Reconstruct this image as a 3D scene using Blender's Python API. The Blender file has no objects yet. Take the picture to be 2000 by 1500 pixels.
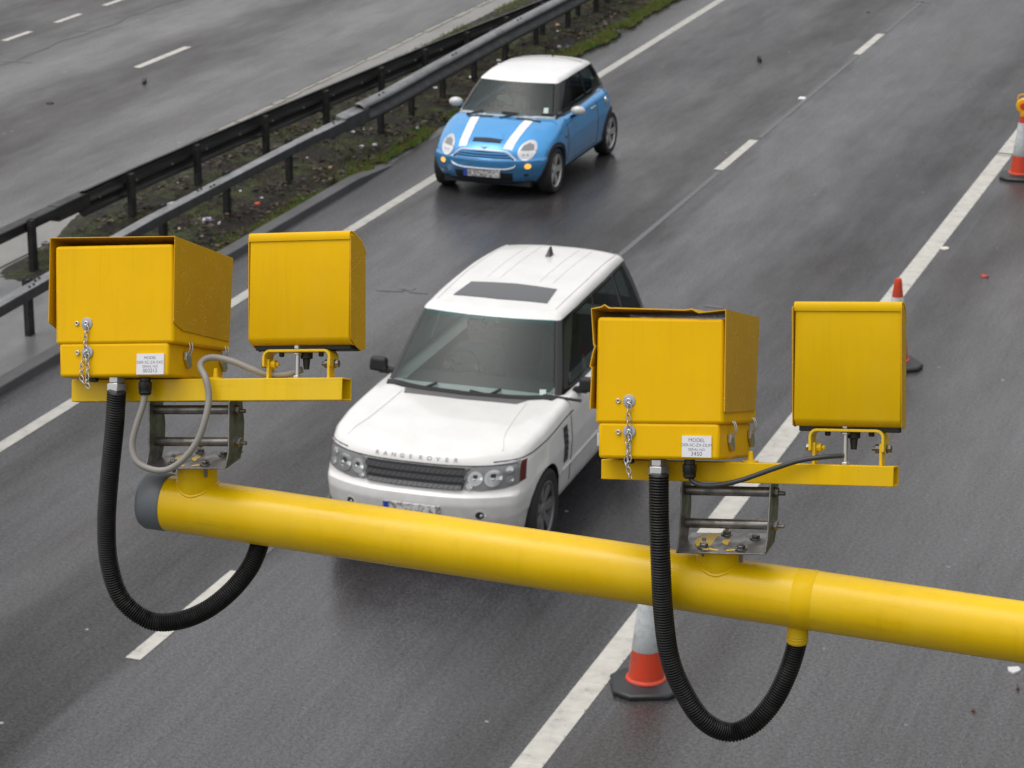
import bpy, bmesh, math, random
import numpy as np
from mathutils import Vector, Matrix
from mathutils.bvhtree import BVHTree
SC = bpy.context.scene
COL = SC.collection
R = math.radians
rng = random.Random(7)

# ------------------------------------------------------------------ camera
FPX, TH, PSI, CH, ROLL = 5208.9, R(18.106), R(19.464), 8.859, R(0.074)
CAM = np.array([0., 0., CH])
_r = np.array([math.cos(PSI), math.sin(PSI), 0.])
_f = np.array([-math.sin(PSI)*math.cos(TH), math.cos(PSI)*math.cos(TH), -math.sin(TH)])
_u = np.cross(_r, _f)
CR = _r*math.cos(ROLL) + _u*math.sin(ROLL)
CU = -_r*math.sin(ROLL) + _u*math.cos(ROLL)
CF = _f
cd = bpy.data.cameras.new('camera'); cam = bpy.data.objects.new('camera', cd); COL.objects.link(cam)
cd.sensor_width = 36.0; cd.lens = FPX/2000*36.0
cd.clip_start = 0.1; cd.clip_end = 3000
cam.matrix_world = Matrix([[CR[0], CU[0], -CF[0], 0], [CR[1], CU[1], -CF[1], 0], [CR[2], CU[2], -CF[2], CH], [0, 0, 0, 1]])
cd.dof.use_dof = True; cd.dof.focus_distance = 5.6; cd.dof.aperture_fstop = 18.0
SC.camera = cam
# ------------------------------------------------------------------ light
SUN_EL, SUN_AZ = R(70), R(238)         # azimuth of the brighter part of the cloud, clockwise from +Y
w = bpy.data.worlds.new('World'); SC.world = w; w.use_nodes = True
nt = w.node_tree; nt.nodes.clear()
sky = nt.nodes.new('ShaderNodeTexSky'); sky.sky_type = 'NISHITA'; sky.sun_disc = False
sky.sun_elevation = SUN_EL; sky.sun_rotation = SUN_AZ; sky.air_density = 1.0; sky.dust_density = 8.0; sky.ozone_density = 1.0
hs = nt.nodes.new('ShaderNodeHueSaturation'); hs.inputs['Saturation'].default_value = 0.30
bg = nt.nodes.new('ShaderNodeBackground'); bg.inputs['Strength'].default_value = 0.12
wo = nt.nodes.new('ShaderNodeOutputWorld')
nt.links.new(sky.outputs[0], hs.inputs['Color']); nt.links.new(hs.outputs[0], bg.inputs['Color']); nt.links.new(bg.outputs[0], wo.inputs['Surface'])
sd = bpy.data.lights.new('sun', 'SUN'); sd.energy = 1.3; sd.angle = R(176); sd.color = (1.0, 0.98, 0.95)
sun = bpy.data.objects.new('sun', sd); COL.objects.link(sun)
sdir = Vector((math.sin(SUN_AZ)*math.cos(SUN_EL), math.cos(SUN_AZ)*math.cos(SUN_EL), math.sin(SUN_EL)))
sun.rotation_euler = sdir.to_track_quat('Z', 'Y').to_euler()
SC.view_settings.view_transform = 'Standard'; SC.view_settings.look = 'None'
SC.view_settings.exposure = 0.08; SC.view_settings.gamma = 1.0
SC.cycles.use_denoising = True

# ------------------------------------------------------------------ measuring helpers
def ray(px, py):
    return CR*((px-1000)/FPX) - CU*((py-750)/FPX) + CF
def gnd(px, py, z=0.0):
    d = ray(px, py); return CAM + d*((z-CH)/d[2])
def hitY(px, py, Y):
    d = ray(px, py); return CAM + d*(Y/d[1])

class Frame:
    """a local metric frame (x right, y away, z up) with its own place and tilt"""
    def __init__(s, o, ax, ay):
        s.o = np.array(o, float); ay = np.array(ay, float); ay /= np.linalg.norm(ay)
        ax = np.array(ax, float); ax -= ay*(ax@ay); ax /= np.linalg.norm(ax)
        s.R = np.stack([ax, ay, np.cross(ax, ay)], 1)
    def mat(s):
        m = np.eye(4); m[:3, :3] = s.R; m[:3, 3] = s.o; return Matrix(m.tolist())
    def loc(s, p): return s.R.T @ (np.array(p) - s.o)
    def P(s, px, py, c=0.0, ax=1):
        o = s.loc(CAM); d = s.R.T @ ray(px, py); return o + d*((c-o[ax])/d[ax])

# ------------------------------------------------------------------ object helpers
def tag(o, label=None, cat=None, group=None, kind=None):
    if label: o['label'] = label
    if cat: o['category'] = cat
    if group: o['group'] = group
    if kind: o['kind'] = kind
    return o
def empty(name, loc=(0, 0, 0), rotz=0.0, parent=None, mat=None):
    o = bpy.data.objects.new(name, None); COL.objects.link(o); o.empty_display_size = 0.1
    if parent: o.parent = parent
    if mat is not None: o.matrix_world = mat
    else: o.location = loc; o.rotation_euler = (0, 0, rotz)
    return o
def copy_tree(o, parent=None):
    c = o.copy(); COL.objects.link(c)
    if parent: c.parent = parent
    for ch in list(o.children): copy_tree(ch, c)
    return c

def lerp0(a, b, t): return a+(b-a)*t
class MB:
    def __init__(s): s.v = []; s.f = []; s.m = []; s.mi = 0
    def add(s, vs, fs):
        b = len(s.v); s.v += [tuple(map(float, p)) for p in vs]; s.f += [tuple(b+i for i in f) for f in fs]; s.m += [s.mi]*len(fs); return s
    def box(s, lo, hi):
        x0, y0, z0 = lo; x1, y1, z1 = hi
        return s.add([(x0,y0,z0),(x1,y0,z0),(x1,y1,z0),(x0,y1,z0),(x0,y0,z1),(x1,y0,z1),(x1,y1,z1),(x0,y1,z1)],
                     [(0,3,2,1),(4,5,6,7),(0,1,5,4),(1,2,6,5),(2,3,7,6),(3,0,4,7)])
    def hexa(s, a, b):       # two loops of points (prism between them)
        n = len(a); return s.add(list(a)+list(b), [tuple(range(n))[::-1], tuple(range(n, 2*n))] + [(i, (i+1) % n, n+(i+1) % n, n+i) for i in range(n)])
    def tube(s, path, rad, n=12, caps=True):
        P = [np.array(p, float) for p in path]; m = len(P)
        rads = rad if hasattr(rad, '__len__') else [rad]*m
        T = []
        for i in range(m):
            t = P[min(i+1, m-1)]-P[max(i-1, 0)]; T.append(t/max(np.linalg.norm(t), 1e-9))
        ref = np.array([0, 0, 1.]) if abs(T[0][2]) < .9 else np.array([1., 0, 0])
        nrm = np.cross(T[0], ref); nrm /= np.linalg.norm(nrm); vs = []
        for i in range(m):
            nrm = nrm - T[i]*(nrm@T[i]); nrm /= max(np.linalg.norm(nrm), 1e-9); bn = np.cross(T[i], nrm)
            for k in range(n):
                a = 2*math.pi*k/n; vs.append(P[i]+rads[i]*(nrm*math.cos(a)+bn*math.sin(a)))
        fs = [(i*n+k, i*n+(k+1) % n, (i+1)*n+(k+1) % n, (i+1)*n+k) for i in range(m-1) for k in range(n)]
        if caps: fs += [tuple(range(n))[::-1], tuple((m-1)*n+k for k in range(n))]
        return s.add(vs, fs)
    def lathe(s, prof, c=(0, 0, 0), axis=2, n=24, sgn=1, ph=0.0, caps=True):     # prof: (radius, along)
        vs = []
        for (r_, h) in prof:
            for k in range(n):
                a = 2*math.pi*k/n+ph; q = [r_*math.cos(a), r_*math.sin(a)]
                p = [0, 0, 0]; p[axis] = h*sgn; o = [i for i in range(3) if i != axis]; p[o[0]] = q[0]; p[o[1]] = q[1]
                vs.append((p[0]+c[0], p[1]+c[1], p[2]+c[2]))
        m = len(prof)
        fs = [(i*n+k, i*n+(k+1) % n, (i+1)*n+(k+1) % n, (i+1)*n+k) for i in range(m-1) for k in range(n)]
        if caps: fs += [tuple(range(n))[::-1], tuple((m-1)*n+k for k in range(n))]
        return s.add(vs, fs)
    def ball(s, c, rx, ry=None, rz=None, n=14, m=9):
        ry = ry or rx; rz = rz or rx; vs = []; fs = []
        for i in range(m+1):
            t = math.pi*i/m
            for k in range(n):
                a = 2*math.pi*k/n; vs.append((c[0]+rx*math.sin(t)*math.cos(a), c[1]+ry*math.sin(t)*math.sin(a), c[2]+rz*math.cos(t)))
        fs = [(i*n+k, (i+1)*n+k, (i+1)*n+(k+1) % n, i*n+(k+1) % n) for i in range(m) for k in range(n)]
        return s.add(vs, fs)
    def grid(s, pts):        # pts[i][j]
        a = len(pts); b = len(pts[0])
        return s.add([p for row in pts for p in row], [(i*b+j, (i+1)*b+j, (i+1)*b+j+1, i*b+j+1) for i in range(a-1) for j in range(b-1)])
    def torus(s, c, Rr, r_, ax=2, n=20, m=8, sx=1.0):
        vs = []
        for i in range(n):
            a = 2*math.pi*i/n
            for k in range(m):
                b = 2*math.pi*k/m; q = ((Rr+r_*math.cos(b))*math.cos(a)*sx, (Rr+r_*math.cos(b))*math.sin(a)); h = r_*math.sin(b)
                p = [0, 0, 0]; o = [j for j in range(3) if j != ax]; p[ax] = h; p[o[0]] = q[0]; p[o[1]] = q[1]
                vs.append((p[0]+c[0], p[1]+c[1], p[2]+c[2]))
        return s.add(vs, [(i*m+k, ((i+1) % n)*m+k, ((i+1) % n)*m+(k+1) % m, i*m+(k+1) % m) for i in range(n) for k in range(m)])
    def islands(s):
        p = list(range(len(s.v)))
        def find(a):
            while p[a] != a: p[a] = p[p[a]]; a = p[a]
            return a
        for f in s.f:
            for q in f[1:]: p[find(q)] = find(f[0])
        out = {}
        for f, m in zip(s.f, s.m):
            r_ = find(f[0]); b, mp = out.setdefault(r_, (MB(), {}))
            for q in f:
                if q not in mp: mp[q] = len(b.v); b.v.append(s.v[q])
            b.f.append(tuple(mp[q] for q in f)); b.m.append(m)
        return [b for b, _ in out.values()]
    def build_each(s, name, mats, parent=None, **k): return [b.build(name, mats, parent, **k) for b in s.islands()]
    def build(s, name, mats, parent=None, bevel=0, smooth=35, solid=0, seg=2, loc=None):
        me = bpy.data.meshes.new(name); me.from_pydata(s.v, [], s.f); me.validate()
        mats = mats if isinstance(mats, (list, tuple)) else [mats]
        for m in mats: me.materials.append(m)
        if len(mats) > 1:
            for p, i in zip(me.polygons, s.m): p.material_index = i
        bm = bmesh.new(); bm.from_mesh(me); bmesh.ops.remove_doubles(bm, verts=bm.verts, dist=1e-6)
        bmesh.ops.recalc_face_normals(bm, faces=bm.faces); bm.to_mesh(me); bm.free()
        if smooth:
            for p in me.polygons: p.use_smooth = True
            me.set_sharp_from_angle(angle=R(smooth))
        o = bpy.data.objects.new(name, me); COL.objects.link(o)
        if parent: o.parent = parent
        if loc is not None: o.location = loc
        if solid:
            md = o.modifiers.new('s', 'SOLIDIFY'); md.thickness = solid; md.offset = 0
        if bevel:
            md = o.modifiers.new('b', 'BEVEL'); md.width = bevel; md.segments = seg; md.limit_method = 'ANGLE'; md.angle_limit = R(40)
        return o
def spline(pts, n=8):
    P = [np.array(p, float) for p in pts]; P = [2*P[0]-P[1]]+P+[2*P[-1]-P[-2]]; out = []
    for i in range(1, len(P)-2):
        for k in range(n):
            t = k/n; a, b, c, d = P[i-1:i+3]
            out.append(.5*((2*b)+(c-a)*t+(2*a-5*b+4*c-d)*t*t+(3*b-a-3*c+d)*t**3))
    out.append(P[-2]); return out
def resample(path, step):
    P = np.array(path); L = np.r_[0, np.cumsum(np.linalg.norm(np.diff(P, axis=0), axis=1))]
    q = np.linspace(0, L[-1], max(2, int(L[-1]/step)+1)); return np.stack([np.interp(q, L, P[:, k]) for k in range(3)], 1)

# ------------------------------------------------------------------ materials
def mat(name, col, rough=0.5, metal=0.0, spec=0.5, coat=0.0, **k):
    m = bpy.data.materials.new(name); m.use_nodes = True; b = m.node_tree.nodes['Principled BSDF']
    b.inputs['Base Color'].default_value = (*col, 1); b.inputs['Roughness'].default_value = rough
    b.inputs['Metallic'].default_value = metal; b.inputs['Specular IOR Level'].default_value = spec
    b.inputs['Coat Weight'].default_value = coat; b.inputs['Coat Roughness'].default_value = 0.05
    return m
class N:
    def __init__(s, m): s.m = m; s.t = m.node_tree; s.b = s.t.nodes['Principled BSDF']
    def n(s, ty, **k):
        x = s.t.nodes.new(ty)
        for a, v in k.items(): setattr(x, a, v)
        return x
    def l(s, a, b): s.t.links.new(a, b)
    def coord(s, kind='obj', scale=(1, 1, 1)):
        mp = s.n('ShaderNodeMapping'); mp.inputs['Scale'].default_value = scale
        if kind == 'obj': s.l(s.n('ShaderNodeTexCoord').outputs['Object'], mp.inputs[0])
        else: s.l(s.n('ShaderNodeNewGeometry').outputs['Position'], mp.inputs[0])
        return mp.outputs[0]
    def noise(s, co, scale, detail=4, rough=.55):
        x = s.n('ShaderNodeTexNoise'); x.inputs['Scale'].default_value = scale; x.inputs['Detail'].default_value = detail
        x.inputs['Roughness'].default_value = rough; s.l(co, x.inputs['Vector']); return x.outputs[0]
    def ramp(s, v, stops):
        x = s.n('ShaderNodeValToRGB'); e = x.color_ramp.elements
        while len(e) < len(stops): e.new(0.5)
        for q, (p, c) in zip(e, stops): q.position = p; q.color = (*c, 1) if len(c) == 3 else c
        s.l(v, x.inputs[0]); return x.outputs[0]
    def mix(s, f, a, b, mode='MIX'):
        x = s.n('ShaderNodeMix', data_type='RGBA', blend_type=mode)
        for i, v in ((0, f), (6, a), (7, b)):
            if isinstance(v, (int, float)): x.inputs[i].default_value = v
            elif isinstance(v, tuple): x.inputs[i].default_value = (*v, 1)
            else: s.l(v, x.inputs[i])
        return x.outputs[2]
    def math(s, op, a, b=0.0, clamp=False):
        x = s.n('ShaderNodeMath', operation=op, use_clamp=clamp)
        for i, v in enumerate((a, b)):
            if isinstance(v, (int, float)): x.inputs[i].default_value = v
            else: s.l(v, x.inputs[i])
        return x.outputs[0]
    def rng(s, v, a, b, c, d):
        x = s.n('ShaderNodeMapRange'); s.l(v, x.inputs[0])
        for i, q in enumerate((a, b, c, d)): x.inputs[i+1].default_value = q
        return x.outputs[0]
    def bump(s, h, st=.3, dist=.01):
        x = s.n('ShaderNodeBump'); x.inputs['Strength'].default_value = st; x.inputs['Distance'].default_value = dist
        s.l(h, x.inputs['Height']); s.l(x.outputs[0], s.b.inputs['Normal']); return x
    def col(s, c): s.l(c, s.b.inputs['Base Color'])
    def rough(s, c): s.l(c, s.b.inputs['Roughness'])

def yellow_paint(name, base, drops=0.0, rough=.38, spec=.14, smudge=False):
    m = mat(name, base, rough, spec=spec, coat=0); k = N(m); co = k.coord()
    a = k.noise(co, 9, 5, .6); b = k.noise(co, 170, 3, .6); st = k.noise(k.coord(scale=(60, 60, 3)), 1, 3)
    d = tuple(x*.78 for x in base); e = (min(1, base[0]*1.06), base[1]*1.08, base[2]*1.4)
    c = k.mix(k.rng(a, .35, .7, 0, 1), base, e)
    c = k.mix(k.math('MULTIPLY', k.math('MULTIPLY', k.rng(st, .5, .72, 0, 1), k.rng(k.noise(co, 5, 3), .40, .62, .1, 1)), .34), c, d)
    fd = k.rng(k.noise(k.coord(scale=(6, 6, 2.5)), 1, 5, .7), .50, .75, 0, .30); c = k.mix(fd, c, (base[0]*1.02, base[1]*1.12, base[1]*.10))
    sp = k.rng(k.noise(co, 260, 2, .5), .74, .80, 0, .35); c = k.mix(sp, c, (.20, .10, .01))
    k.col(c); k.rough(k.rng(a, .3, .7, rough-.06, rough+.1))
    if smudge:
        v2 = k.n('ShaderNodeTexVoronoi', feature='F1'); v2.inputs['Scale'].default_value = 5.5; k.l(k.coord(scale=(1, 1, 1)), v2.inputs['Vector'])
        ds = k.math('ADD', v2.outputs['Distance'], k.math('MULTIPLY', k.noise(co, 60, 4, .7), .09))
        c = k.mix(k.math('MULTIPLY', k.rng(ds, .075, .11, .75, 0), k.rng(k.noise(co, 2.3, 1), .44, .52, 0, 1)), c, (.09, .06, .01))
        dr = k.rng(k.noise(k.coord(scale=(3, 30, 30)), 1, 5, .7), .56, .72, 0, .22); c = k.mix(dr, c, (.26, .16, .01)); k.col(c)
    if drops:
        vo = k.n('ShaderNodeTexVoronoi', feature='F1'); vo.inputs['Scale'].default_value = 170; k.l(co, vo.inputs['Vector'])
        dome = k.rng(vo.outputs['Distance'], .0, .36, 1, 0); msk = k.rng(k.noise(co, 30, 3), .46, .60, 0, 1)
        h = k.math('ADD', k.math('MULTIPLY', k.math('MULTIPLY', dome, msk), 1.0), k.math('MULTIPLY', b, .12)); k.bump(h, drops, .002)
        k.col(k.mix(k.math('MULTIPLY', k.math('MULTIPLY', k.rng(dome, .1, .5, 0, 1), msk), .85 if drops > .5 else .0), c, (.95, .60, .06)))
    else: k.bump(b, .14, .001)
    return m
YEL = (.76, .435, .0)
YELA = (.73, .465, .0)
M = {}
M['yel'] = yellow_paint('yellow_paint', YEL, .12, .46)
M['yelwet'] = yellow_paint('yellow_wet_paint', (.56, .305, .0), .8, .22, .4)
M['yelarm'] = yellow_paint('arm_paint', YELA, .08, .30, .34, True)
M['yel2'] = yellow_paint('lemon_paint', (.68, .415, .0), .10, .46)
M['inner'] = mat('dark_inner_sheet', (.025, .02, .012), .8)
M['black'] = mat('black_plastic', (.010, .010, .011), .42)
M['rubber'] = mat('rubber', (.016, .016, .017), .75)
M['zinc'] = mat('zinc', (.52, .52, .52), .34, .9)
M['chrome'] = mat('chrome', (.78, .78, .78), .12, 1)
M['washer'] = mat('washer_nylon', (.36, .37, .42), .5, .2)
M['greycap'] = mat('grey_cap', (.12, .135, .15), .5)
M['cablegrey'] = mat('cable_grey', (.26, .245, .225), .5)
M['cabledark'] = mat('cable_dark', (.035, .037, .04), .45)
M['label'] = mat('label_white', (.72, .72, .76), .4)
M['ink'] = mat('ink', (.10, .10, .12), .7)
M['hose'] = mat('conduit_black', (.006, .006, .0065), .45, spec=.28)
kh = N(M['hose']); kh.col(kh.mix(kh.rng(kh.noise(kh.coord(), 22, 5, .7), .50, .72, 0, .7), (.006, .006, .0065), (.032, .031, .029)))
def steel():
    m = mat('stainless', (.22, .21, .195), .32, .85); k = N(m); co = k.coord()
    a = k.noise(co, 25, 5, .6); k.col(k.mix(k.rng(a, .4, .65, 0, 1), (.28, .265, .25), (.13, .12, .11))); k.rough(k.rng(a, .3, .7, .28, .5)); return m
M['steel'] = steel()
def galv(name, c0, c1, rough=.5, metal=.4):
    m = mat(name, c0, rough, metal); k = N(m); a = k.noise(k.coord('w'), 6, 6, .65); b = k.noise(k.coord('w', (14, 1.5, 14)), 1, 3)
    k.col(k.mix(k.math('MULTIPLY', k.rng(b, .45, .7, 0, 1), .6), k.mix(k.rng(a, .35, .65, 0, 1), c0, c1), (.05, .05, .048))); k.rough(k.rng(a, .3, .7, rough-.1, rough+.15)); return m
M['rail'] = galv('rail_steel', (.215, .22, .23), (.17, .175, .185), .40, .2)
M['railmid'] = galv('rail_darker', (.050, .052, .055), (.034, .034, .035), .5, .1)  # darker grey on every near rail face except the top band
M['raildark'] = galv('rail_black', (.011, .011, .011), (.020, .019, .018), .5, .1)  # near-black grey over the whole rear rail, top included
M['post'] = galv('post_dirty', (.010, .010, .010), (.018, .017, .016), .6, .1)

def asphalt(name, c0, c1, cb, bands, rlo=.16, rhi=.30):
    """bands: (x, darkness 0..1) profile across the carriageway - polished wheel tracks and grimy lane edges"""
    m = mat(name, c0, .4, spec=1.0); k = N(m); co = k.coord('w')
    big = k.noise(k.coord('w', (.55, .07, 1)), 1, 4, .6); mid = k.noise(k.coord('w', (1.8, .45, 1)), 1, 5, .68)
    wob = k.noise(k.coord('w', (.6, .10, 1)), 1, 4, .65); pat = k.noise(co, 3.2, 5, .7); strk = k.noise(k.coord('w', (9, .22, 1)), 1, 4, .7)
    fin = k.noise(co, 30, 4, .8); agg = k.noise(co, 70, 3, .8)
    sx = k.n('ShaderNodeSeparateXYZ'); k.l(k.n('ShaderNodeNewGeometry').outputs['Position'], sx.inputs[0])
    xx = k.math('ADD', sx.outputs['X'], k.rng(wob, .3, .7, -.55, .55)); lo, hi = bands[0][0], bands[-1][0]
    band = k.ramp(k.rng(xx, lo, hi, 0, 1), [((x-lo)/(hi-lo), (v, v, v)) for x, v in bands])
    band = k.math('MULTIPLY', band, k.rng(k.noise(k.coord('w', (.5, .12, 1)), 1, 3), .3, .65, .55, 1.1))
    c = k.mix(k.rng(big, .40, .60, 0, 1), c0, c1)
    c = k.mix(band, c, cb)
    c = k.mix(k.math('MULTIPLY', k.rng(strk, .45, .65, 0, 1), .26), c, cb)
    wet = k.noise(k.coord('w', (.35, .05, 1)), 1, 3)
    brn = k.noise(k.coord('w', (.6, .16, 1)), 1.3, 3); c = k.mix(k.math('MULTIPLY', k.rng(brn, .54, .70, 0, 1), .5), c, (cb[0]*1.15, cb[1]*.93, cb[2]*.90))
    c = k.mix(.45, c, k.ramp(pat, [(.3, (.6, .6, .6)), (.5, (1, 1, 1)), (.7, (1.35, 1.35, 1.35))]), 'MULTIPLY')
    c = k.mix(.55, c, k.ramp(fin, [(.36, (.30, .30, .30)), (.5, (1, 1, 1)), (.64, (1.9, 1.9, 1.9))]), 'MULTIPLY')
    c = k.mix(.8, c, k.ramp(agg, [(.38, (.45, .45, .45)), (.5, (1, 1, 1)), (.62, (1.6, 1.6, 1.6))]), 'MULTIPLY')
    vo = k.n('ShaderNodeTexVoronoi', feature='F1'); vo.inputs['Scale'].default_value = 2.2; k.l(co, vo.inputs['Vector'])
    spk = k.math('MULTIPLY', k.rng(vo.outputs['Distance'], .03, .05, 1, 0), k.rng(k.noise(co, 2.1, 1), .50, .56, 0, 1))
    c = k.mix(k.math('MULTIPLY', spk, .8), c, (.40, .39, .38))
    k.col(c)
    r_ = k.math('ADD', k.math('ADD', k.rng(mid, .36, .64, rlo, rhi), k.rng(wet, .38, .62, -.05, .10)), k.math('MULTIPLY', band, .20)); r_ = k.math('ADD', r_, k.rng(agg, .3, .7, -.06, .08)); k.rough(r_)
    # how much water film sits on the stones: less in the grimy bands and streaks, uneven from stone to stone
    sp = k.math('SUBTRACT', 1.0, k.math('MULTIPLY', band, .62)); sp = k.math('MULTIPLY', sp, k.rng(wet, .36, .64, 1.05, .55)); sp = k.math('MULTIPLY', sp, k.rng(strk, .40, .66, .98, .80))
    sp = k.math('MULTIPLY', sp, k.rng(pat, .32, .68, 1.18, .70)); sp = k.math('MULTIPLY', sp, k.rng(fin, .36, .64, .60, 1.35)); sp = k.math('MULTIPLY', sp, k.rng(agg, .36, .64, .6, 1.35), True)
    k.l(sp, k.b.inputs['Specular IOR Level'])
    h = k.math('ADD', k.math('MULTIPLY', fin, 1.0), k.math('MULTIPLY', agg, .6)); k.bump(h, .09, .005)
    return m
M['asph'] = asphalt('wet_asphalt', (.060, .060, .065), (.046, .045, .048), (.024, .023, .023),
    [(-14.1, .35), (-13.3, .25), (-12.8, .7), (-12.0, .40), (-11.2, .50), (-10.7, .85), (-10.0, .95), (-9.6, .75), (-9.2, .1), (-8.3, .0), (-7.4, .15), (-7.0, .45), (-6.5, .75), (-6.1, .35), (-5.5, .3)])
M['asph2'] = asphalt('wet_asphalt_far', (.058, .056, .058), (.047, .045, .046), (.030, .027, .026),
    [(-32, .6), (-26, .5), (-24.2, .75), (-23, .35), (-22, .05), (-21.2, .25), (-20.6, .6), (-19.9, .9), (-19.2, .35), (-18.4, .25), (-17.3, .0)])
M['asph3'] = asphalt('shoulder_asphalt', (.066, .066, .069), (.054, .053, .055), (.036, .033, .032),
    [(-5.6, .6), (-5.1, .7), (-4.5, .3), (-3.6, .1), (-2.6, .2), (-1, .3), (2, .4)])
def paintline(name, c0, wear):
    m = mat(name, c0, .5, spec=.4); k = N(m); co = k.coord('w'); a = k.noise(co, 6, 6, .7); b = k.noise(co, 45, 4, .7)
    c = k.mix(k.rng(a, .40, .68, 0, 1), c0, tuple(x*.78 for x in c0))
    k.col(k.mix(k.rng(k.math('ADD', k.math('MULTIPLY', a, .6), k.math('MULTIPLY', b, .4)), .57, .66, 0, wear), c, (.12, .115, .11))); k.bump(b, .3, .004); return m
M['line'] = paintline('white_line', (.48, .47, .43), .8)
M['lineworn'] = paintline('cream_line', (.40, .395, .365), .65)
M['linefaint'] = paintline('faint_line', (.068, .068, .073), 1.0)
M['linefaint'].node_tree.nodes['Principled BSDF'].inputs['Roughness'].default_value = .25
def soil():
    m = mat('soil', (.03, .02, .015), .75); k = N(m); co = k.coord('w')
    a = k.noise(co, 3.5, 6, .75); b = k.noise(co, 16, 6, .8); g = k.noise(co, 1.0, 4, .6); d = k.noise(co, 45, 3, .8)
    c = k.ramp(b, [(.30, (.003, .002, .002)), (.46, (.012, .008, .006)), (.60, (.034, .022, .015)), (.75, (.10, .075, .055))])
    c = k.mix(k.math('MULTIPLY', k.rng(a, .44, .57, 0, 1), k.rng(g, .38, .52, 0, .9)), c, k.ramp(d, [(.3, (.018, .026, .004)), (.55, (.075, .105, .014)), (.75, (.16, .18, .04))]))
    k.col(c); k.bump(k.math('ADD', a, k.math('ADD', b, d)), 1.0, .06); return m
M['soil'] = soil()
def concrete(name, c0, c1, rough):
    m = mat(name, c0, rough); k = N(m); a = k.noise(k.coord('w', (1, .4, 1)), 2.2, 6, .7); b = k.noise(k.coord('w'), 40, 4, .7)
    c = k.mix(k.rng(a, .35, .65, 0, 1), c0, c1); c = k.mix(.5, c, k.ramp(b, [(.3, (.6, .6, .6)), (.6, (1.1, 1.1, 1.1))]), 'MULTIPLY'); k.col(c); k.bump(b, .25, .006); return m
M['strip'] = concrete('wet_concrete', (.21, .206, .192), (.155, .15, .14), .34)
M['kerb'] = concrete('kerb_stone', (.085, .086, .09), (.055, .055, .056), .5)
M['pave'] = concrete('wet_paving', (.16, .16, .165), (.10, .10, .098), .36)
M['field'] = concrete('field', (.05, .07, .02), (.04, .05, .02), .9)

def carpaint(name, c, rough=.28, flake=0.0):
    m = mat(name, c, rough, spec=.5, coat=.6); k = N(m); co = k.coord(); a = k.noise(co, 3.2, 5, .6)
    d = tuple(x*.84 for x in c); k.col(k.mix(k.rng(a, .4, .75, 0, .6), c, d))
    sz = k.n('ShaderNodeSeparateXYZ'); k.l(k.n('ShaderNodeTexCoord').outputs['Object'], sz.inputs[0])
    gm = k.math('MULTIPLY', k.rng(k.math('ADD', sz.outputs['Z'], k.math('MULTIPLY', k.noise(co, 5, 5, .7), .5)), .62, 1.0, .42, 0), k.rng(k.noise(co, 9, 4, .7), .3, .6, .5, 1))
    k.col(k.mix(gm, k.mix(k.rng(a, .4, .75, 0, .6), c, d), (.09, .082, .075)))
    if flake: k.b.inputs['Metallic'].default_value = flake
    return m
M['white'] = carpaint('white_car_paint', (.72, .715, .70))
M['mwhite'] = carpaint('white_roof_paint', (.80, .80, .80))
M['blue'] = carpaint('blue_car_paint', (.050, .32, .70), .20, .3)
M['bluedark'] = mat('blue_grille_gap', (.004, .016, .045), .7, spec=.2)
M['gloss'] = mat('black_gloss', (.010, .010, .011), .12, coat=.3)
M['trim'] = mat('black_trim', (.014, .014, .015), .6)
M['well'] = mat('wheel_well', (.006, .006, .006), .9)
M['cabin'] = mat('cabin_dark', (.035, .036, .038), .7)
M['seat'] = mat('seat_cloth', (.12, .115, .11), .8)
def glass(name, tint, trans):
    m = bpy.data.materials.new(name); m.use_nodes = True; t = m.node_tree; t.nodes.clear()
    o = t.nodes.new('ShaderNodeOutputMaterial'); tr = t.nodes.new('ShaderNodeBsdfTransparent'); tr.inputs[0].default_value = (*trans, 1)
    p = t.nodes.new('ShaderNodeBsdfPrincipled'); p.inputs['Base Color'].default_value = (*tint, 1); p.inputs['Roughness'].default_value = .06; p.inputs['Specular IOR Level'].default_value = .75
    mx = t.nodes.new('ShaderNodeMixShader'); mx.inputs[0].default_value = .36
    t.links.new(tr.outputs[0], mx.inputs[1]); t.links.new(p.outputs[0], mx.inputs[2]); t.links.new(mx.outputs[0], o.inputs['Surface']); return m
M['glass'] = glass('windscreen_glass', (.048, .068, .066), (.74, .86, .84))
M['tint'] = glass('shade_band_glass', (.03, .13, .125), (.45, .72, .70))
M['tintglass'] = glass('tinted_glass', (.004, .005, .005), (.28, .32, .31))
M['sideglass'] = mat('side_glass', (.006, .007, .007), .08, spec=.35)
M['sunroof'] = mat('sunroof_glass', (.05, .052, .058), .08, spec=.6)
M['silver'] = mat('alloy', (.55, .55, .54), .35, .6)
M['alloydull'] = mat('alloy_dull', (.20, .20, .205), .4, .6)
M['lampglass'] = mat('lamp_lens', (.24, .245, .25), .12, .3, spec=.7)
M['lampbright'] = mat('lamp_reflector', (.62, .64, .66), .12, .8)
M['lampdark'] = mat('lamp_dark', (.03, .03, .032), .25)
M['redlens'] = mat('red_lens', (.10, .018, .012), .2)
M['grille'] = mat('grille_grey', (.07, .073, .078), .4, .4)
def em(name, c, st):
    m = mat(name, c, .3); b = m.node_tree.nodes['Principled BSDF']; b.inputs['Emission Color'].default_value = (*c, 1); b.inputs['Emission Strength'].default_value = st; return m
M['amber'] = em('amber_lit', (1.0, .42, .06), 1.1)
M['headlit'] = mat('headlamp_glass', (.66, .68, .70), .15, .2)
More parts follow.
